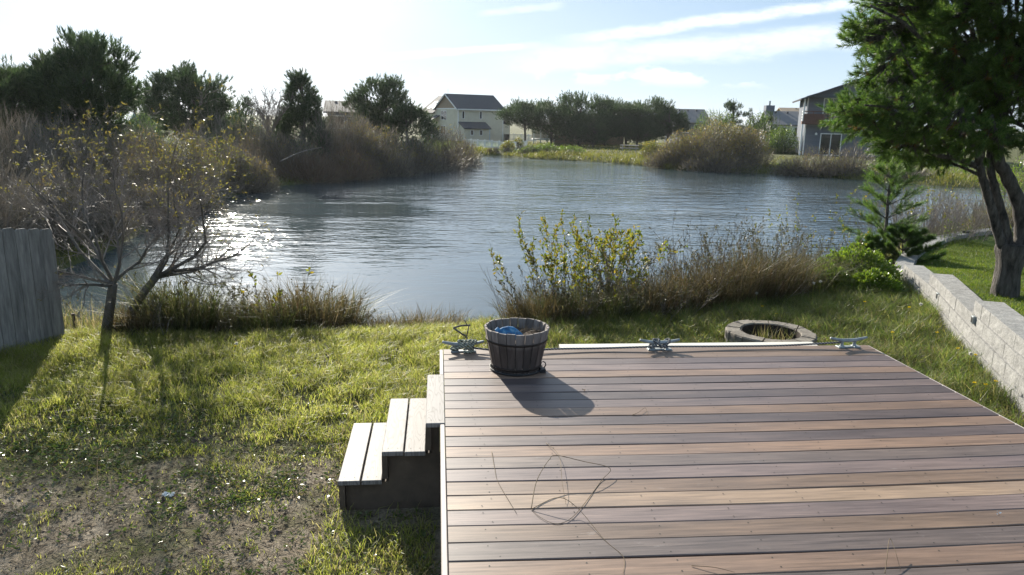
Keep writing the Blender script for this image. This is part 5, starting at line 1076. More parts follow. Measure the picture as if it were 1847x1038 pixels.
def build_far_plants():
    r = np.random.default_rng(61)
    # left side, from the frame's edge to the point
    far_pine(160, 64, 74, 30, 'tall dark pine with spiky leading shoots above the left thicket', r, 'round', 1000, 22, base=0.22)
    far_pine(105, 120, 45, 31, 'dark pine with upright candles on the left flank of the tall dark pine', r, 'round', 500, 20)
    far_pine(20, 108, 75, 30, 'dense dark evergreen at the left frame edge', r, 'round', 900, 20, base=0.1)
    far_pine(-60, 90, 70, 28, 'dark evergreen just past the left frame edge', r, 'round', 500, 18, base=0.1)
    far_pine(345, 128, 64, 46, 'broad topped pine standing alone left of the bare tree', r, 'round', 1000, 20, base=0.2)
    far_pine(245, 172, 40, 60, 'low far pine with spiky tips left of the broad topped pine', r, 'round', 400, 18, base=0.05)
    far_pine(285, 176, 40, 62, 'second low far pine just left of the broad topped pine', r, 'round', 400, 18, base=0.05)
    far_pine(430, 178, 45, 58, 'low dark pine between the broad topped pine and the bare tree', r, 'round', 420, 18, base=0.05)
    far_pine(545, 138, 46, 46, 'pointed dark spruce beside the bare tree', r, 'cone', 900, 20, base=0.08, name='spruce_tree')
    far_bare_tree(485, 142, 45, 45, 'bare branching tree with fine twigs against the sky left of the spruce', r)
    far_pine(690, 142, 52, 57, 'tall rounded pine on the point left of the cream house', r, 'round', 900, 20, base=0.15)
    far_pine(738, 190, 46, 55, 'lower pine sloping down to the right of the tall pine on the point', r, 'round', 700, 20, base=0.02)
    T = M_THICKET; RU = M_THICKET_RUST; W = M_LEAF_WILLOW
    S = [(10, 195, 90, 22, 'dense grey brown thicket at the left frame edge behind the fence', T, None, 6500, 0), (95, 190, 85, 25, 'tall grey brown thicket under the tall dark pine', T, W, 6000, 500), (-40, 260, 80, 17, 'near dark thicket at the far left behind the board fence', T, None, 5000, 0),
         (60, 300, 75, 19, 'dark brush above the pond behind the bare willow at far left', T, W, 5000, 300), (180, 215, 75, 27, 'brown thicket below the right side of the tall dark pine', T, W, 5000, 700), (140, 310, 80, 21, 'dark bank brush behind the middle of the bare willow', T, W, 5000, 300), (260, 225, 75, 30, 'thicket with yellow green leaves behind the bare willow crown', T, W, 4500, 1200), (240, 320, 70, 25, 'shoreline brush behind the right of the bare willow trunk', T, W, 4500, 500),
         (335, 235, 65, 32, 'olive tinged thicket in front of the broad topped pine', T, M_LEAF_OLIVE, 4000, 1300), (330, 310, 60, 28, 'low shoreline brush right of the bare willow crown', T, W, 4000, 600), (400, 250, 60, 35, 'green topped brush at the bend of the left shore', T, M_LEAF_OLIVE, 3600, 1300), (440, 268, 58, 36, 'pale grey rounded bush overhanging the left shore', T, W, 4200, 900), (395, 200, 60, 42, 'dark brush at the foot of the broad topped pine', T, None, 3000, 0),
         (470, 215, 55, 42, 'brown brush under the bare tree', T, W, 3200, 300), (520, 235, 60, 42, 'dark brush under the pointed spruce', T, W, 3200, 300), (590, 190, 55, 45, 'tall fine grey twigs in front of the dark roof', T, None, 3600, 0), (640, 200, 50, 46, 'tall twiggy brush with yellow leaves left of the tall pine on the point', T, W, 3400, 600), (560, 270, 60, 41, 'low rusty brush at the waterline below the spruce', RU, None, 3200, 0), (625, 268, 55, 43, 'rusty brown brush at the waterline midway along the point', RU, W, 3200, 200),
         (680, 218, 60, 47, 'yellow topped willow brush in front of the tall pine on the point', T, W, 3400, 900), (700, 262, 60, 46, 'grey brush at the waterline under the tall pine on the point', T, W, 3000, 300), (755, 240, 48, 50, 'dark brush below the lower pine on the point', T, W, 3000, 500), (805, 218, 48, 54, 'round grey twiggy bush in front of the cream house gable', T, W, 3600, 500), (835, 245, 36, 58, 'outermost bush at the tip of the point', T, W, 2600, 300), (770, 270, 50, 51, 'low brush at the waterline near the tip of the point', T, None, 2400, 0),
         (622, 186, 48, 48, 'tall grey twigs standing right before the dark roofed house', T, None, 4200, 0), (655, 205, 40, 50, 'olive brush at the right end of the dark roofed house', T, W, 3000, 500),
         (250, 196, 60, 52, 'dark green brush filling the gap left of the broad topped pine', M_NEEDLE_FAR, M_LEAF_GREEN, 3600, 600), (445, 190, 55, 55, 'dark brush filling the gap behind the bare tree', M_NEEDLE_FAR, W, 3600, 400), (505, 192, 45, 54, 'dark brush between the bare tree and the pointed spruce', T, None, 3200, 0), (395, 186, 45, 60, 'dark green brush right behind the broad topped pine', M_NEEDLE_FAR, M_LEAF_GREEN, 3000, 400), (200, 185, 50, 40, 'brown brush right of the tall dark pine trunk', T, None, 3800, 0),
         # right side
         (1292, 208, 80, 57, 'wide olive and orange willow thicket on the far right shore', T, W, 4500, 2600), (1232, 238, 52, 58, 'orange leaved left end of the far right willow thicket', T, W, 3000, 1500), (1352, 222, 55, 56, 'yellow leaved right end of the far right willow thicket', T, W, 3200, 1700), (1205, 268, 40, 58, 'low grey brush at the waterline left of the wide willow thicket', T, W, 2200, 500), (1300, 262, 75, 55, 'low dark brush at the waterline under the wide willow thicket', T, W, 3000, 600),
         (1478, 262, 50, 51, 'bare twiggy bush in front of the grey house sliding door', T, W, 1500, 120), (1545, 255, 55, 50, 'bare twiggy bush in front of the grey house right part', T, W, 1500, 80), (1440, 285, 45, 52, 'low dark brush on the bank below the grey house', T, W, 1800, 200), (1520, 285, 50, 50, 'low brush at the waterline right below the grey house', T, W, 1800, 200), (1650, 296, 45, 47, 'low grey brush on the far bank seen under the big pine', T, None, 1600, 0),
         (1180, 252, 24, 66, 'small yellow green willow beside the picnic table', T, M_LEAF_OLIVE, 500, 900), (1412, 226, 36, 73, 'dark rounded hedge bush left of the grey house', M_NEEDLE_FAR, M_LEAF_GREEN, 2400, 1500), (1290, 192, 48, 82, 'dark green rounded bush behind the willow thicket', M_NEEDLE_FAR, M_LEAF_GREEN, 2600, 1500), (1365, 196, 40, 82, 'dark green bush beside the far chimney', M_NEEDLE_FAR, M_LEAF_GREEN, 2200, 1200),
         (916, 254, 17, 76, 'small green tree by the white fence', T, M_LEAF_OLIVE, 300, 700), (934, 246, 14, 80, 'pale small shrub behind the small green tree by the white fence', T, M_LEAF_OLIVE, 300, 500), (884, 266, 6, 75, 'small dark red shrub left of the pair before the white fence', RU, None, 250, 0), (895, 264, 8, 75, 'small dark round shrub right of the red one before the white fence', T, None, 300, 0),
         (955, 262, 22, 73, 'dark rounded shrub at the far shore right of the white fence', T, M_LEAF_GREEN, 700, 500), (985, 258, 26, 73, 'green shrub at the far shore in front of the porch', M_THICKET, M_LEAF_GREEN, 500, 1000), (1030, 262, 30, 72, 'low green shrub at the far shore below the pine row', M_THICKET, M_LEAF_GREEN, 500, 1000), (1850, 285, 62, 34, 'bright green bush seen behind the big pine stems', M_THICKET, M_LEAF_GREEN, 800, 2200)]
    for px, yt, hw, d, lab, tw, lf, n, nl in S: far_shrub(px, yt, hw, d, lab, r, tw, lf, n, int(nl*(2.2 if px > 1100 else 1.6)), leafl=0.09)
    # pine row behind the far shore
    R = [(948, 190, 40, 97, 'leftmost pine of the far row with its crown spreading over the porch'), (995, 184, 42, 100, 'second pine from the left in the far row'), (1045, 172, 46, 98, 'tallest pine at the middle of the far row'), (1092, 178, 40, 100, 'pine with a ragged top right of the tallest in the far row'), (1130, 186, 36, 97, 'pine with see-through gaps in the right half of the far row'), (1168, 182, 38, 100, 'second pine from the right end of the far row'), (1205, 190, 30, 97, 'rightmost pine of the far row beside the grey roof'), (1070, 205, 42, 95, 'shaded low pine in front of the tallest of the far row'), (1150, 215, 34, 95, 'shaded low pine in front of the right half of the far row')]
    for i, (px, yt, hw, d, lab) in enumerate(R): far_pine(px, yt, hw*1.3, d, lab, r, 'wide' if i == 0 else 'round', 900, 16, 'pines of the row behind the far shore', base=0.30 if i == 0 else 0.06)
    far_pine(1318, 181, 20, 84, 'small flat topped pine above the willow thicket', r, 'wide', 240, 16)
    far_pine(1348, 198, 14, 84, 'thin young pine right of the small flat topped pine', r, 'cone', 140, 14)
    far_pine(1392, 203, 26, 84, 'ragged dark pine left of the far chimney roof', r, 'round', 300, 16, base=0.05)
    # grass fringes along the shores
    q = 46000; seg = np.roll(POND, -1, 0)-POND; ln = np.hypot(*seg.T); k = r.choice(len(POND), q, p=ln/ln.sum()); t = r.uniform(0, 1, q)[:, None]; p = POND[k]+seg[k]*t
    nr = norm(np.stack([-seg[k][:, 1], seg[k][:, 0]], -1)); c = POND.mean(0); nr *= np.sign(((p-c)*nr).sum(1))[:, None]*1.0
    p = p+nr*(r.uniform(0.0, 1, q)**1.3*6.0)[:, None]; sd = sdist(p[:, 0], p[:, 1]); ok = (sd > 0.15) & ((p[:, 1] > 15.5) | (p[:, 0] < -6.0)); p = p[ok]; sd = sd[ok]
    f = fnoise(p[:, 0], p[:, 1], 0.5, 70); ok = r.uniform(size=len(p)) < 0.25+0.9*f; p, f, sd = p[ok], f[ok], sd[ok]
    V, F = blades(np.stack([p[:, 0], p[:, 1], terr(p[:, 0], p[:, 1])-0.02], -1), (0.22+0.55*f*f)*r.uniform(0.6, 1.3, len(p)), r.uniform(0.2, 1.0, len(p)), 0.010+0.0006*p[:, 1], r); tag(MB().add(V, F).build('bank_grass', M_FARGRASS), 'rough grass along the pond banks', kind='stuff')
    n = 60000; x = r.uniform(-2, 42, n); y = r.uniform(42, 112, n); f = fnoise(x, y, 0.10, 80); sd = sdist(x, y); az = x/y; lawn = ((az < 0.115) & (y > 72)) | ((x > 26) & (y < 60)); ok = (sd > 1.5) & (lawn | (r.uniform(size=n) < 0.35)) & ((lawn) | (f > 0.35)); x, y, lawn = x[ok], y[ok], lawn[ok]
    P = np.stack([x, y, terr(x, y)-0.01], -1)
    for m, mat, lab in ((lawn, M_FARLAWN, 'bright green lawn grass on the far side of the pond'), (~lawn, M_FARGRASS, 'rough drying grass on the far side of the pond')):
        V, F = blades(P[m], r.uniform(0.06, 0.16, m.sum())*(1 if mat is M_FARLAWN else 2.0), r.uniform(0.2, 1, m.sum()), 0.055, r); tag(MB().add(V, F).build('far_grass', mat), lab, kind='stuff')
build_far_plants()
# ------------------------------------------------------------------ houses and things far and small
M_CREAM = surf('cream_siding', [(0.3, (0.50, 0.47, 0.37)), (0.7, (0.57, 0.54, 0.43))], 2, 4, 0.8, bmp=None, spec=0.2)
M_TAN = surf('tan_shingles', [(0.3, (0.24, 0.185, 0.13)), (0.7, (0.32, 0.25, 0.18))], 4, 4, 0.85, bmp=None, spec=0.2)
M_WHITE = surf('white_paint', [(0.3, (0.68, 0.68, 0.66)), (0.7, (0.78, 0.78, 0.76))], 3, 3, 0.6, bmp=None)
M_SLATE = surf('dark_shingle_roof', [(0.3, (0.040, 0.042, 0.048)), (0.7, (0.075, 0.078, 0.088))], 8, 6, 0.85, stretch=(0.5, 3, 3), bmp=None, spec=0.25)
M_ROOF_GREY = surf('grey_shingle_roof', [(0.3, (0.12, 0.12, 0.125)), (0.7, (0.18, 0.18, 0.185))], 8, 6, 0.85, stretch=(0.5, 3, 3), bmp=None, spec=0.25)
M_GREYSIDE = surf('grey_siding', [(0.3, (0.105, 0.120, 0.146)), (0.7, (0.142, 0.160, 0.192))], 2, 4, 0.8, stretch=(0.2, 0.2, 8), bmp=None, spec=0.2)
M_BLUEDOOR = plain('pale_blue_paint', (0.38, 0.52, 0.68))
M_REDWOOD = surf('red_brown_stain', [(0.3, (0.085, 0.040, 0.030)), (0.7, (0.14, 0.070, 0.052))], 5, 4, 0.75, bmp=None)
M_TABLE = surf('grey_table_wood', [(0.3, (0.22, 0.20, 0.18)), (0.7, (0.34, 0.32, 0.29))], 5, 4, 0.8, bmp=None)
def glass_mat():
    mt, nt, N, L = new_mat('window_glass'); p = N('ShaderNodeBsdfPrincipled'); p.inputs['Base Color'].default_value = (0.02, 0.023, 0.026, 1); p.inputs['Roughness'].default_value = 0.08
    f = tex_noise(N, L, 1.5, 2, 0.5); L(bump(N, L, f, 0.1, 0.02), p.inputs['Normal']); o = N('ShaderNodeOutputMaterial'); L(p.outputs[0], o.inputs[0]); return mt
M_GLASS = glass_mat()
def slab(mb, A, B, C, D, t):
    """a sheet A B C D thickened downwards by t"""
    V = np.array([A, B, C, D], float); n = norm(np.cross(V[1]-V[0], V[3]-V[0])); n = n*np.sign(n[2]+1e-9); return mb.add(np.concatenate([V-n*t, V]), BOXF)
def window(parent, axis, u, v, z0, z1, w, panes=1, rows=1, name='window', fr=0.07, out=-1, mat=None):
    """axis 'u': in a wall of constant v, width along u; axis 'v': in a wall of constant u. out is the side it looks to"""
    mb = MB(); t0, t1 = (0.0, 0.05*out)
    def bx(m, a0, a1, b0, b1, d0, d1):
        lo, hi = min(d0, d1), max(d0, d1)
        if axis == 'u': box(m, u+a0, u+a1, v+lo, v+hi, b0, b1)
        else: box(m, u+lo, u+hi, v+a0, v+a1, b0, b1)
    bx(mb, -w/2-fr, -w/2, z0-fr, z1+fr, t0, t1); bx(mb, w/2, w/2+fr, z0-fr, z1+fr, t0, t1); bx(mb, -w/2, w/2, z1, z1+fr, t0, t1); bx(mb, -w/2, w/2, z0-fr, z0, t0, t1)
    for k in range(1, panes): bx(mb, -w/2+w*k/panes-fr*0.4, -w/2+w*k/panes+fr*0.4, z0, z1, t0, t1*0.9)
    for k in range(1, rows): bx(mb, -w/2, w/2, z0+(z1-z0)*k/rows-fr*0.3, z0+(z1-z0)*k/rows+fr*0.3, t0, t1*0.85)
    f = mb.build(name, M_WHITE, parent)
    for k in range(panes):
        g = MB(); bx(g, -w/2+w*k/panes, -w/2+w*(k+1)/panes, z0, z1, 0.004*out, 0.018*out); g.build('pane', mat or M_GLASS, f)
    return f
def gable_body(mb, u0, u1, v0, v1, ze, zr, along='u'):
    """walls with gables; ridge along u or v"""
    if along == 'u':
        vm = (v0+v1)/2; P = [(v0, 0), (v1, 0), (v1, ze), (vm, zr), (v0, ze)]; V = [(u0, a, b) for a, b in P]+[(u1, a, b) for a, b in P]
    else:
        um = (u0+u1)/2; P = [(u0, 0), (u1, 0), (u1, ze), (um, zr), (u0, ze)]; V = [(a, v1, b) for a, b in P]+[(a, v0, b) for a, b in P]
    F5 = np.array([[0, 1, 2, 3, 4], [9, 8, 7, 6, 5]]); F4 = np.array([[k, k+5, (k+1) % 5+5, (k+1) % 5] for k in range(5)]); return mb.add(V, [F5, F4])
def roof_pair(mb, u0, u1, v0, v1, ze, zr, along, oh=0.35, t=0.14):
    if along == 'u':
        vm = (v0+v1)/2; s = (zr-ze)/(vm-v0); e = ze-s*oh+0.03; z = zr+0.03
        slab(mb, (u0-oh, v0-oh, e), (u1+oh, v0-oh, e), (u1+oh, vm, z), (u0-oh, vm, z), t); slab(mb, (u0-oh, vm+0.002, z), (u1+oh, vm+0.002, z), (u1+oh, v1+oh, e), (u0-oh, v1+oh, e), t)
    else:
        um = (u0+u1)/2; s = (zr-ze)/(um-u0); e = ze-s*oh+0.03; z = zr+0.03
        slab(mb, (u0-oh, v0-oh, e), (um, v0-oh, z), (um, v1+oh, z), (u0-oh, v1+oh, e), t); slab(mb, (um+0.002, v0-oh, z), (u1+oh, v0-oh, e), (u1+oh, v1+oh, e), (um+0.002, v1+oh, z), t)

def build_cream_house():
    d = 112.0; p = at(826, 253, Y=d); z = terr1(p[0], p[1])-0.02; rz = math.radians(24)
    root = empty('cream_house', (p[0], p[1], z), 'two storey cream house with dark gabled roof across the pond', 'house', None, rz)
    Lh, Wh, ze, zr = 7.6, 7.9, 4.75, 6.85
    mb = MB(); gable_body(mb, 0, Lh, 0, Wh, ze, zr, 'u'); mb.build('wall', M_CREAM, root)
    mb = MB(); vm = Wh/2; mb.add([(-0.03, 0.25, ze+0.02), (-0.03, Wh-0.25, ze+0.02), (-0.03, vm, zr-0.12), (-0.002, 0.25, ze+0.02), (-0.002, Wh-0.25, ze+0.02), (-0.002, vm, zr-0.12)], [np.array([[2, 1, 0], [3, 4, 5]]), np.array([[0, 1, 4, 3], [1, 2, 5, 4], [2, 0, 3, 5]])]); mb.build('gable_panel', M_TAN, root)
    rf = MB(); roof_pair(rf, 0, Lh, 0, Wh, ze, zr, 'u'); rf = rf.build('roof', M_SLATE, root)
    mb = MB(); s = (zr-ze)/vm; e = ze-s*0.35
    for a, b in (((-0.36, e), (vm, zr)), ((Wh+0.36, e), (vm, zr))):
        V = [(-0.40, a[0], a[1]-0.16), (-0.40, b[0], b[1]-0.16), (-0.40, b[0], b[1]+0.05), (-0.40, a[0], a[1]+0.05)]; mb.add(V+[(-0.36, y, zz) for _, y, zz in V], BOXF)
    mb.build('fascia', M_WHITE, rf)
    mb = MB(); box(mb, -0.30, Lh+0.3, -0.44, -0.355, ze-0.26, ze-0.10); mb.build('gutter', M_WHITE, rf)
    for u, v in ((-0.012, -0.012), (Lh-0.10, -0.012)):
        mb = MB(); box(mb, u, u+0.13, v, v+0.12, 0, ze-0.03); mb.build('corner_trim', M_WHITE, root)
    mb = MB(); box(mb, -0.035, -0.002, 0.14, Wh-0.1, ze-0.16, ze+0.01); mb.build('band_trim', M_WHITE, root)
    window(root, 'v', 0, 5.0, 3.05, 4.35, 1.9, 2, 2)
    window(root, 'v', 0, 5.2, 0.9, 2.1, 1.6, 2, 1)
    for u in (0.85, 3.75): window(root, 'u', u, 0, 3.30, 4.30, 0.30, 1, 1)
    # lean-to
    mb = MB(); u0, u1, v0 = 0.25, 4.35, -1.7; P = [(v0, 0), (0, 0), (0, 2.72), (v0, 1.98)]; V = [(u0, a, b) for a, b in P]+[(u1, a, b) for a, b in P]; mb.add(V, [np.array([[0, 3, 2, 1], [4, 5, 6, 7]]), np.array([[0, 4, 7, 3], [3, 7, 6, 2]])]); ln = mb.build('lean_to', M_CREAM, root)
    mb = MB(); slab(mb, (u0-0.2, v0-0.3, 1.90), (u1+0.2, v0-0.3, 1.90), (u1+0.2, -0.004, 2.82), (u0-0.2, -0.004, 2.82), 0.12); mb.build('roof', M_SLATE, ln)
    for u in (1.45, 2.95): window(root, 'u', u, v0, 0.95, 1.62, 0.42, 1, 1)
    mb = MB(); box(mb, 4.55, 5.35, -0.05, 0, 0.05, 2.0); dr = mb.build('door', M_BLUEDOOR, root)
    mb = MB(); box(mb, 5.2, 5.26, -0.10, -0.051, 0.95, 1.05); mb.build('handle', M_GALV, dr)
    # side annex
    mb = MB(); V = box_v(Lh, Lh+1.5, 0.5, 4, 0, 2.55); mb.add(V, BOXF); an = mb.build('annex', M_CREAM, root)
    mb = MB(); slab(mb, (Lh+0.001, 0.2, 3.25), (Lh+1.8, 0.2, 2.58), (Lh+1.8, 4.3, 2.58), (Lh+0.001, 4.3, 3.25), 0.12); mb.build('roof', M_SLATE, an)
    # cross wing behind the gable with two roof lights
    mb = MB(); gable_body(mb, -0.2, 6.2, Wh+0.001, Wh+5.5, 4.3, 6.75, 'v'); wg = mb.build('wing', M_CREAM, root)
    mb = MB(); roof_pair(mb, -0.2, 6.2, Wh+0.4, Wh+5.5, 4.3, 6.75, 'v', 0.38); mb.build('roof', M_SLATE, wg)
    for v in (Wh+1.3, Wh+3.0):
        mb = MB(); a, b = 0.25, 1.7; s = 2.45/3.2
        slab(mb, (a, v, 4.3+s*(a+0.2)+0.12), (b, v, 4.3+s*(b+0.2)+0.12), (b, v+1.1, 4.3+s*(b+0.2)+0.12), (a, v+1.1, 4.3+s*(a+0.2)+0.12), 0.06); mb.build('roof_light', M_WHITE, wg)
    mb = MB(); slab(mb, (-1.6, Wh-1.4, 2.9), (-0.003, Wh-1.4, 3.7), (-0.003, Wh+1.4, 3.7), (-1.6, Wh+1.4, 2.9), 0.12); mb.build('porch_roof', M_SLATE, root)
    mb = MB(); box(mb, -1.5, -1.38, Wh-1.3, Wh-1.18, 0, 2.8); box(mb, -1.5, -1.38, Wh+1.1, Wh+1.22, 0, 2.8); mb.build('porch_posts', M_WHITE, root)
    mb = MB(); tube(mb, [(0.2, vm, zr), (0.2, vm, zr+0.75)], 0.02, 6); tube(mb, [(0.05, vm-0.22, zr+0.62), (0.35, vm+0.22, zr+0.62)], 0.018, 5); mb.build('weathervane', M_GALV, rf)
    b = empty('wheelie_bin', Matrix.Rotation(rz, 3, 'Z') @ Vector((Lh+0.4, -0.5, 0))+Vector((p[0], p[1], z)), 'dark bin standing against the right end of the cream house', 'bin', None, rz)
    mb = MB(); mb.add(np.array([(-0.24, -0.24, 0.1), (0.24, -0.24, 0.1), (0.24, 0.24, 0.1), (-0.24, 0.24, 0.1), (-0.3, -0.3, 1.0), (0.3, -0.3, 1.0), (0.3, 0.3, 1.0), (-0.3, 0.3, 1.0)]), BOXF); mb.build('body', M_BLACK, b)
    mb = MB(); box(mb, -0.32, 0.32, -0.33, 0.32, 1.003, 1.07); mb.build('lid', M_BLACK, b)

def build_grey_house():
    d = 70.0; p = at(1440, 275, Y=d); z = terr1(p[0], p[1])-0.02
    root = empty('grey_house', (p[0], p[1], z), 'two storey grey house with a gable, balcony and sliding doors behind the big pine', 'house', None, math.radians(-22))
    hm = at(1440, 178, Y=d)[2]-z; pk = at(1520, 149, Y=d)[2]-z; W = 2*(1520-1443)*d/FPX*1.10; fl = at(1440, 219, Y=d)[2]-z; rt = at(1440, 201, Y=d)[2]-z
    hm = hm+0.20; pk = pk+0.18
    mb = MB(); gable_body(mb, 0.35, W, 0, 9, hm, pk, 'v'); mb.build('wall', M_GREYSIDE, root)
    mb = MB(); roof_pair(mb, 0.35, W, -1.0, 9, hm, pk, 'v', 0.75, 0.16); rf = mb.build('roof', M_SLATE, root)
    mb = MB(); um = (0.35+W)/2; mb.add([(0.1, -1.05, hm-0.02), (W+0.25, -1.05, hm-0.02), (um, -1.05, pk-0.12), (0.1, -1.0, hm-0.02), (W+0.25, -1.0, hm-0.02), (um, -1.0, pk-0.12)], [np.array([[0, 1, 2], [5, 4, 3]]), np.array([[1, 0, 3, 4], [2, 1, 4, 5], [0, 2, 5, 3]])]); mb.build('gable_front', M_GREYSIDE, root)
    mb = MB(); box(mb, 0.12, W+0.2, -0.999, -0.003, hm-0.12, hm-0.03); mb.build('soffit', M_GREYSIDE, root)
    k = d/FPX*1.04
    u = lambda px: (px-1440)*k
    window(root, 'u', u(1488), -0.001, fl+0.10, hm-0.22, u(1502)-u(1475), 2, 1, 'sliding_door', 0.09)
    window(root, 'u', u(1491), -0.001, 0.12, 2.05, u(1507)-u(1475), 2, 1, 'sliding_door', 0.09)
    mb = MB(); box(mb, -0.05, W, -1.05, -0.003, fl-0.28, fl); bl = mb.build('balcony', M_REDWOOD, root)
    for i in range(4):
        zz = fl+0.13+(rt-fl-0.13)*i/3; mb = MB(); box(mb, 0.06, W-0.02, -1.04, -1.0, zz-0.06, zz+0.03); mb.build('rail', M_REDWOOD if i else M_WHITE, bl)
        mb = MB(); box(mb, -0.04, 0.0, -0.95, -0.05, zz-0.06, zz+0.03); mb.build('rail', M_WHITE, bl)
    mb = MB(); box(mb, 0.06, u(1475), -1.075, -1.045, fl-0.2, fl+0.62); mb.build('balcony_panel', M_REDWOOD, bl)
    for uu in np.linspace(0.9, W-0.5, 6):
        mb = MB(); box(mb, uu-0.035, uu+0.035, -1.0, -0.94, fl, rt); mb.build('baluster', M_REDWOOD, bl)
    for uu in (-0.03, W-0.15):
        mb = MB(); box(mb, uu, uu+0.14, -1.04, -0.90, 0, hm-0.13); mb.build('post', M_WHITE, root)
    mb = MB(); box(mb, 0.36, 0.46, -0.03, -0.002, 0, hm-0.13); mb.build('corner_trim', M_WHITE, root)
    mb = MB(); lathe(mb, [(0.0, 1.95), (0.10, 1.95), (0.12, 2.1), (0.0, 2.2)], 8, c=(u(1466), -0.12)); mb.build('lamp', M_WHITE, root)

def far_house(px0, px1, yr, ye, d, label, roofm, wallm, chim=None, depth=8, rz=0.0, vents=3):
    a, b = at(px0, ye, Y=d), at(px1, ye, Y=d); c = (a+b)/2; z = terr1(c[0], c[1]); L = b[0]-a[0]; ze = c[2]-z; zr = at((px0+px1)/2, yr, Y=d+depth/2)[2]-z
    root = empty('house', (c[0], c[1]-0.3, z-0.05), label, 'house', None, rz)
    mb = MB(); gable_body(mb, -L/2, L/2, 0, depth, ze, zr, 'u'); mb.build('wall', wallm, root)
    mb = MB(); roof_pair(mb, -L/2, L/2, 0, depth, ze, zr, 'u', 0.4); rf = mb.build('roof', roofm, root)
    if chim is not None:
        u = (at(chim, yr, Y=d)[0]-c[0]); mb = MB(); box(mb, u-0.55, u+0.55, depth*0.45, depth*0.7, zr-0.8, zr+0.75); ch = mb.build('chimney', M_GREYSIDE, rf)
        mb = MB(); tube(mb, [(u, depth*0.55, zr+0.752), (u, depth*0.55, zr+1.35)], 0.11, 8); mb.build('flue', M_GALV, ch)
    for k in range(vents):
        u = -L/2+L*(k+0.7)/(vents+0.5); mb = MB(); box(mb, u-0.12, u+0.12, depth*0.40, depth*0.43, zr-0.45, zr-0.05); mb.build('roof_vent', M_SLATE, rf)
    window(root, 'u', L*0.18, 0, ze-1.6, ze-0.5, 1.2, 2, 1); window(root, 'u', -L*0.25, 0, ze-1.6, ze-0.5, 1.2, 2, 1)
    return root
def build_far_houses():
    far_house(592, 660, 182, 200, 75, 'dark roofed house half hidden behind the twiggy brush on the point', M_SLATE, M_GREYSIDE, None, 8, 0.1)
    far_house(1222, 1276, 197, 219, 112, 'grey roofed house between the pine row and the willow thicket', M_ROOF_GREY, M_GREYSIDE, None, 9, -0.1)
    far_house(1392, 1462, 201, 223, 95, 'low house with grey roof and square chimney left of the grey house', M_ROOF_GREY, M_WHITE, 1399, 8, -0.25)
    far_house(1418, 1470, 195, 206, 135, 'distant pinkish roof above the low house with the chimney', M_TAN, M_CREAM, None, 8, -0.2, 1)
    far_house(176, 222, 202, 220, 52, 'small pale blue shed roof showing through the left thicket', M_BLUEDOOR, M_WHITE, None, 4, 0.2, 0)
    # porch house under the pine row
    d = 104; p = at(985, 258, Y=d); z = terr1(p[0], p[1]); root = empty('porch_house', (p[0], p[1], z), 'low house with a pale columned porch in the shade of the pine row', 'house', None, math.radians(-4))
    mb = MB(); gable_body(mb, 1.2, 11.0, 1.0, 8, 2.7, 4.2, 'u'); mb.build('wall', M_TAN, root); mb = MB(); roof_pair(mb, 1.2, 11.0, 1.0, 8, 2.7, 4.2, 'u', 0.5); mb.build('roof', M_ROOF_GREY, root)
    mb = MB(); box(mb, -1.9, 1.15, -0.6, 2.5, 0.55, 0.75); mb.build('porch_floor', M_WHITE, root); mb = MB(); box(mb, -1.9, 1.15, 2.5, 2.6, 0.75, 2.6); mb.build('porch_back', M_CREAM, root)
    mb = MB(); slab(mb, (-2.2, -0.9, 2.65), (1.19, -0.9, 2.65), (1.19, 2.9, 3.2), (-2.2, 2.9, 3.2), 0.14); mb.build('porch_roof', M_ROOF_GREY, root)
    for uu in (-1.85, -0.9, 0.05, 0.95):
        mb = MB(); box(mb, uu, uu+0.18, -0.5, -0.32, 0.75, 2.5); mb.build('column', M_WHITE, root)
        mb = MB(); box(mb, uu, uu+0.14, -0.5, -0.36, 0, 0.549); mb.build('foundation_post', M_WHITE, root)
    # white fence in front of the cream house
    def vinyl(p0, d0, p1, d1, n, h, lab):
        a, b = at(p0, 260, Y=d0), at(p1, 260, Y=d1); D = np.array([b[0]-a[0], b[1]-a[1]]); L = np.hypot(*D); z = terr1(a[0], a[1]); root = empty('white_fence', (a[0], a[1], z), lab, 'fence', None, math.atan2(D[1], D[0]))
        z1 = terr1(b[0], b[1])-z
        for i in range(n+1):
            u = L*i/n; zz = z1*i/n; mb = MB(); box(mb, u-0.07, u+0.07, -0.07, 0.07, zz-0.15, zz+h+0.08); mb.build('post', M_WHITE, root)
            if i < n:
                for q in (0.16, 0.86):
                    mb = MB(); V = box_v(u+0.071, u+L/n-0.071, -0.03, 0.03, 0, 0.10); V[:, 2] += h*q+zz+z1/n*(V[:, 0]-u)/(L/n); mb.add(V, BOXF); mb.build('rail', M_WHITE, root)
        mb = MB()
        for u in np.arange(0.2, L, 0.16): box(mb, u-0.04, u+0.04, -0.045, -0.0305, z1*u/L+0.06, z1*u/L+h)
        tag(mb.build('pickets', M_WHITE, root), kind='stuff')
    vinyl(838, 88, 928, 78.5, 7, 0.85, 'long white picket fence in front of the cream house lawn'); vinyl(928, 78.5, 950, 86, 3, 0.85, 'short white fence run going back beside the small green tree'); vinyl(914, 122, 966, 116, 4, 1.0, 'distant white fence right of the cream house annex')
    # picnic table
    d = 78; p = at(1135, 268, Y=d); z = terr1(p[0], p[1]); root = empty('picnic_table', (p[0], p[1], z), 'grey wooden picnic table on the grass before the pine row', 'table', None, math.radians(-14))
    mb = MB(); box(mb, -0.98, 0.98, -0.38, 0.38, 0.70, 0.75); mb.build('tabletop', M_TABLE, root)
    for v in (-0.72, 0.72):
        mb = MB(); box(mb, -0.98, 0.98, v-0.13, v+0.13, 0.41, 0.45); mb.build('bench', M_TABLE, root)
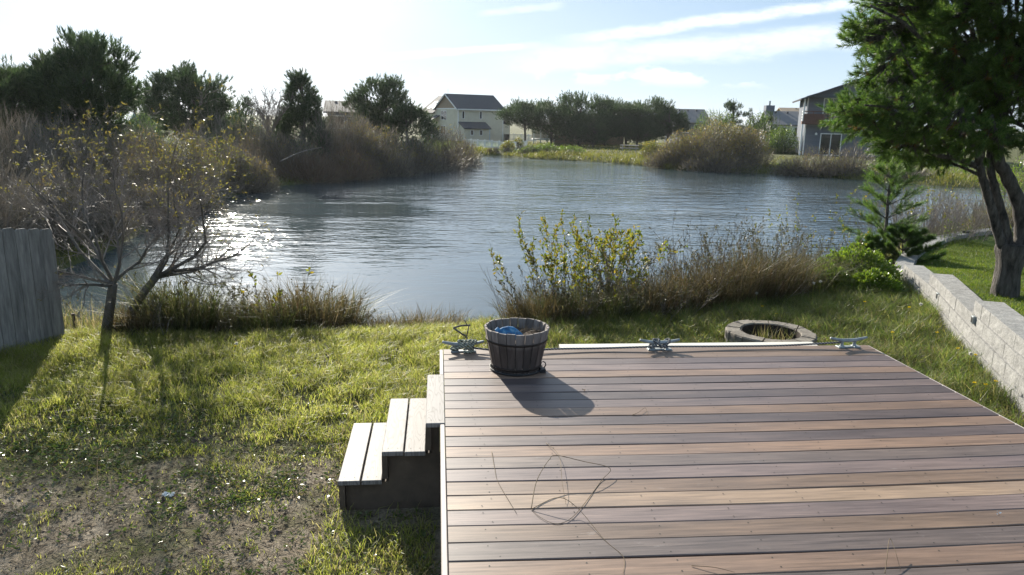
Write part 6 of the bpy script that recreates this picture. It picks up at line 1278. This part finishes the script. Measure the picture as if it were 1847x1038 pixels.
    for u in (-0.7, 0.7):
        for s in (-1, 1):
            mb = MB(); V = box_v(u-0.04, u+0.04, -0.05, 0.05, 0, 0.699); V[:4, 1] += s*0.62; V[4:, 1] += s*0.22; mb.add(V, BOXF); mb.build('leg', M_TABLE, root)
        mb = MB(); box(mb, u+0.041, u+0.08, -0.80, 0.80, 0.33, 0.409); mb.build('crossbar', M_TABLE, root)

# ---- small things
def build_small():
    r = np.random.default_rng(71)
    for px, y0, y1, d, lab, rad in ((598, 628, 597, 8.55, 'dark short stake at the right end of the left sedges', 0.018), (758, 630, 600, 8.7, 'thin dark stake standing at the pond edge left of the tub', 0.014), (137, 615, 566, 8.9, 'dark stump of a post between the fence and the bare willow', 0.024), (884, 585, 572, 9.6, 'short dark stake just behind the tub', 0.014)):
        a = at(px, y0, Y=d); z = terr1(a[0], a[1])-0.1; zt = at(px, y1, Y=d)[2]; mb = MB(); tube(mb, [(0, 0, 0), (0.008, 0, (zt-z)*0.5), (0.0, 0, zt-z)], [rad, rad*0.95, rad*0.85], 8); o = mb.build('stake', M_JOIST, None, loc=(a[0], a[1], z)); tag(o, lab, 'stake')
    # forked driftwood branch behind the first cleat
    pts = [at(818, 592, Y=8.0), at(832, 588, Y=8.0), at(848, 587, Y=8.05)]; pt2 = [at(818, 592, Y=8.0), at(832, 602, Y=7.9), at(842, 610, Y=7.85), at(843, 640, Y=7.7)]; mb = MB(); tube(mb, bez(pts, 5), 0.011, 7); tube(mb, bez(pt2, 5), np.linspace(0.011, 0.009, 16), 7); tube(mb, [at(842, 606, Y=7.87), at(846, 586, Y=7.9)], 0.007, 6); tube(mb, [at(843, 588, Y=8.03), at(838, 578, Y=8.05)], 0.006, 6)
    tag(mb.build('dead_branch', M_BARK_GREY, None, True), 'forked dead branch sticking up behind the cleat left of the tub', 'branch')
    # dry stems on the deck
    zt = DZ+0.004
    def stem(pts, lab, rad=0.0018):
        P = bez([np.append(at(x, y, DZ)[:2], zt+h) if h < 0.001 else np.append(at(x, y, zt+h)[:2], zt+h) for x, y, h in pts], 10); mb = MB(); tube(mb, P, np.linspace(rad, rad*0.5, len(P)), 6); o = mb.build('dry_grass_stem', M_STRAW, None, True); tag(o, lab, 'grass stem', 'dry grass stems lying on the deck')
    stem([(958, 920, 0), (968, 868, 0.05), (990, 830, 0.09), (1004, 822, 0.10), (1050, 832, 0.08), (1100, 845, 0.03), (1085, 868, 0.0), (1050, 915, 0), (1025, 940, 0), (1000, 946, 0), (975, 935, 0), (958, 920, 0)], 'long looped dry grass stem arching over the middle of the deck', 0.0022)
    stem([(985, 800, 0), (1008, 822, 0.02), (1014, 870, 0.03), (1021, 912, 0)], 'short straight dry stem inside the looped one')
    stem([(958, 920, 0), (1005, 898, 0.05), (1040, 915, 0.03), (1090, 975, 0), (1124, 1006, 0), (1124, 1036, 0)], 'long dry stem running from the loop towards the deck front')
    stem([(887, 816, 0), (893, 850, 0.0), (899, 872, 0), (932, 928, 0)], 'bent dry stem left of the looped one')
    stem([(1596, 1036, 0), (1600, 1005, 0.03), (1605, 972, 0.05), (1615, 995, 0.03), (1624, 1030, 0)], 'small bent stem at the front right of the deck')
    stem([(1140, 750, 0), (1152, 744, 0.01), (1164, 736, 0.01), (1168, 750, 0)], 'tiny bent stem on the deck right of the tub shadow')
    stem([(1247, 1022, 0), (1290, 1024, 0.01), (1325, 1034, 0.0)], 'short curved stem at the front middle of the deck')
    for px, py, lab, s in ((1053, 706, 'small curled dead leaf on the deck beside the tub shadow', 0.018), (1801, 928, 'tiny pale scrap on the deck at the right', 0.012)):
        a = at(px, py, DZ); V, F = leaves(np.tile([0, 0, 0.006], (4, 1))+r.normal(size=(4, 3))*0.003, rand_dirs(4, r, 0.3)*np.array([1, 1, 0.4]), s, s*0.6, r); o = MB().add(V, F).build('dead_leaf', M_STRAW if s > 0.015 else M_WHITE, None, loc=(a[0], a[1], DZ+0.002)); tag(o, lab, 'leaf')
    a = at(303, 891, 0.0); z = terr1(a[0], a[1]); V, F = [], []
    g = 7; xs = np.linspace(-1, 1, g); X, Y = np.meshgrid(xs, xs); Z = r.uniform(0.0, 0.028, X.shape); V = np.stack([X*0.035+r.normal(size=X.shape)*0.005, Y*0.022+r.normal(size=X.shape)*0.005, Z+0.004], -1).reshape(-1, 3); idx = np.arange(g*g).reshape(g, g); F = np.stack([idx[:-1, :-1], idx[:-1, 1:], idx[1:, 1:], idx[1:, :-1]], -1).reshape(-1, 4)
    tag(MB().add(V, F).build('paper_scrap', M_WHITE, None, loc=(a[0], a[1], z)), 'crumpled white scrap on the bare soil', 'litter')
    # dandelion clocks and yellow flowers
    M_FLUFF = leafy('white_fluff', [(0.5, 0.5, 0.46), (0.62, 0.62, 0.58)], 0.5, 0.8, 0.1); M_YEL = leafy('yellow_petal', [(0.55, 0.42, 0.02), (0.68, 0.52, 0.04)], 0.4, 0.6, 0.2)
    for px, py, d, lab in ((1468, 511, 9.4, 'left one of two dandelion clocks below the green leafy shrub'), (1480, 508, 9.45, 'right one of two dandelion clocks below the green leafy shrub'), (1365, 529, 9.3, 'white dandelion clock at the foot of the tallest reddish sedge'), (1661, 549, 7.6, 'white dandelion clock by the middle of the retaining wall'), (1751, 638, 6.2, 'white dandelion clock at the foot of the wall near the deck'), (428, 642, 7.7, 'white dandelion clock under the left bank sedges')):
        a = at(px, py, Y=d); z = terr1(a[0], a[1]); h = max(a[2]-z, 0.12); o = empty('dandelion_clock', (a[0], a[1], z), lab, 'flower', 'dandelion clocks in the grass')
        mb = MB(); tube(mb, [(0, 0, -0.01), (0.006, 0, h*0.5), (0, 0, h)], 0.0022, 5); mb.build('stem', M_GRASS, o); D = rand_dirs(90, r); V, F = tri_needles(np.tile([0, 0, h], (90, 1)), D, 0.024, 0.007, r); MB().add(V, F).build('head', M_FLUFF, o)
    for px, py, d, lab in ((1728, 629, 6.6, 'yellow dandelion near the wall, above the dandelion clock at the wall foot'), (1760, 641, 6.25, 'yellow dandelion just right of the dandelion clock at the wall foot'), (1778, 694, 5.75, 'middle one of three yellow dandelions between deck edge and wall'), (1796, 688, 5.75, 'right one of three yellow dandelions between deck edge and wall'), (1758, 691, 5.75, 'left one of three yellow dandelions between deck edge and wall'), (1400, 566, 8.6, 'yellow dandelion just behind the fire ring'), (1640, 555, 7.7, 'yellow dandelion left of the clock by the middle of the wall'), (1690, 600, 6.9, 'yellow dandelion in the grass halfway along the near wall'), (1560, 545, 8.3, 'yellow dandelion in the grass below the green leafy shrub'), (425, 640, 7.72, 'yellow dandelion under the left bank sedges'), (1375, 553, 8.9, 'yellow dandelion farther behind the fire ring near the sedge'), (1610, 600, 7.1, 'yellow dandelion in the grass beyond the bare corner cleat')):
        a = at(px, py, Y=d); z = terr1(a[0], a[1]); h = max(a[2]-z, 0.08); o = empty('dandelion_flower', (a[0], a[1], z), lab, 'flower', 'yellow dandelions in the grass')
        mb = MB(); tube(mb, [(0, 0, -0.01), (0.005, 0, h*0.5), (0, 0, h)], 0.0022, 5); mb.build('stem', M_GRASS, o); D = rand_dirs(36, r, 0.3); D[:, 2] = np.abs(D[:, 2])*0.4; V, F = leaves(np.tile([0, 0, h], (36, 1)), D, 0.020, 0.006, r); MB().add(V, F).build('head', M_YEL, o)
    # long fallen pole leaning into the thicket
    a, b = at(505, 292, Y=39.0), at(580, 266, Y=40.5); mb = MB(); tube(mb, bez([a, (a+b)/2+np.array([0, 0, 0.12]), b], 5), np.linspace(0.035, 0.02, 11), 6); tag(mb.build('fallen_branch', M_TWIG, None, True), 'long pale fallen branch leaning over the left shore brush', 'branch')
build_cream_house(); build_grey_house(); build_far_houses(); build_small()
# ------------------------------------------------------------------ thin haze, added to lift the dark of the far trees
def build_haze():
    mt, nt, N, L = new_mat('added_haze'); v = N('ShaderNodeVolumePrincipled'); v.inputs['Color'].default_value = (0.92, 0.95, 1.0, 1); v.inputs['Density'].default_value = 0.00014; v.inputs['Anisotropy'].default_value = 0.4
    o = N('ShaderNodeOutputMaterial'); L(v.outputs[0], o.inputs['Volume'])
    mb = MB(); box(mb, -1000, 1000, -80, 1600, -4.0, 14.0); tag(mb.build('haze', mt), 'thin haze over the pond, added to lighten the dark trees', kind='stuff')
build_haze()
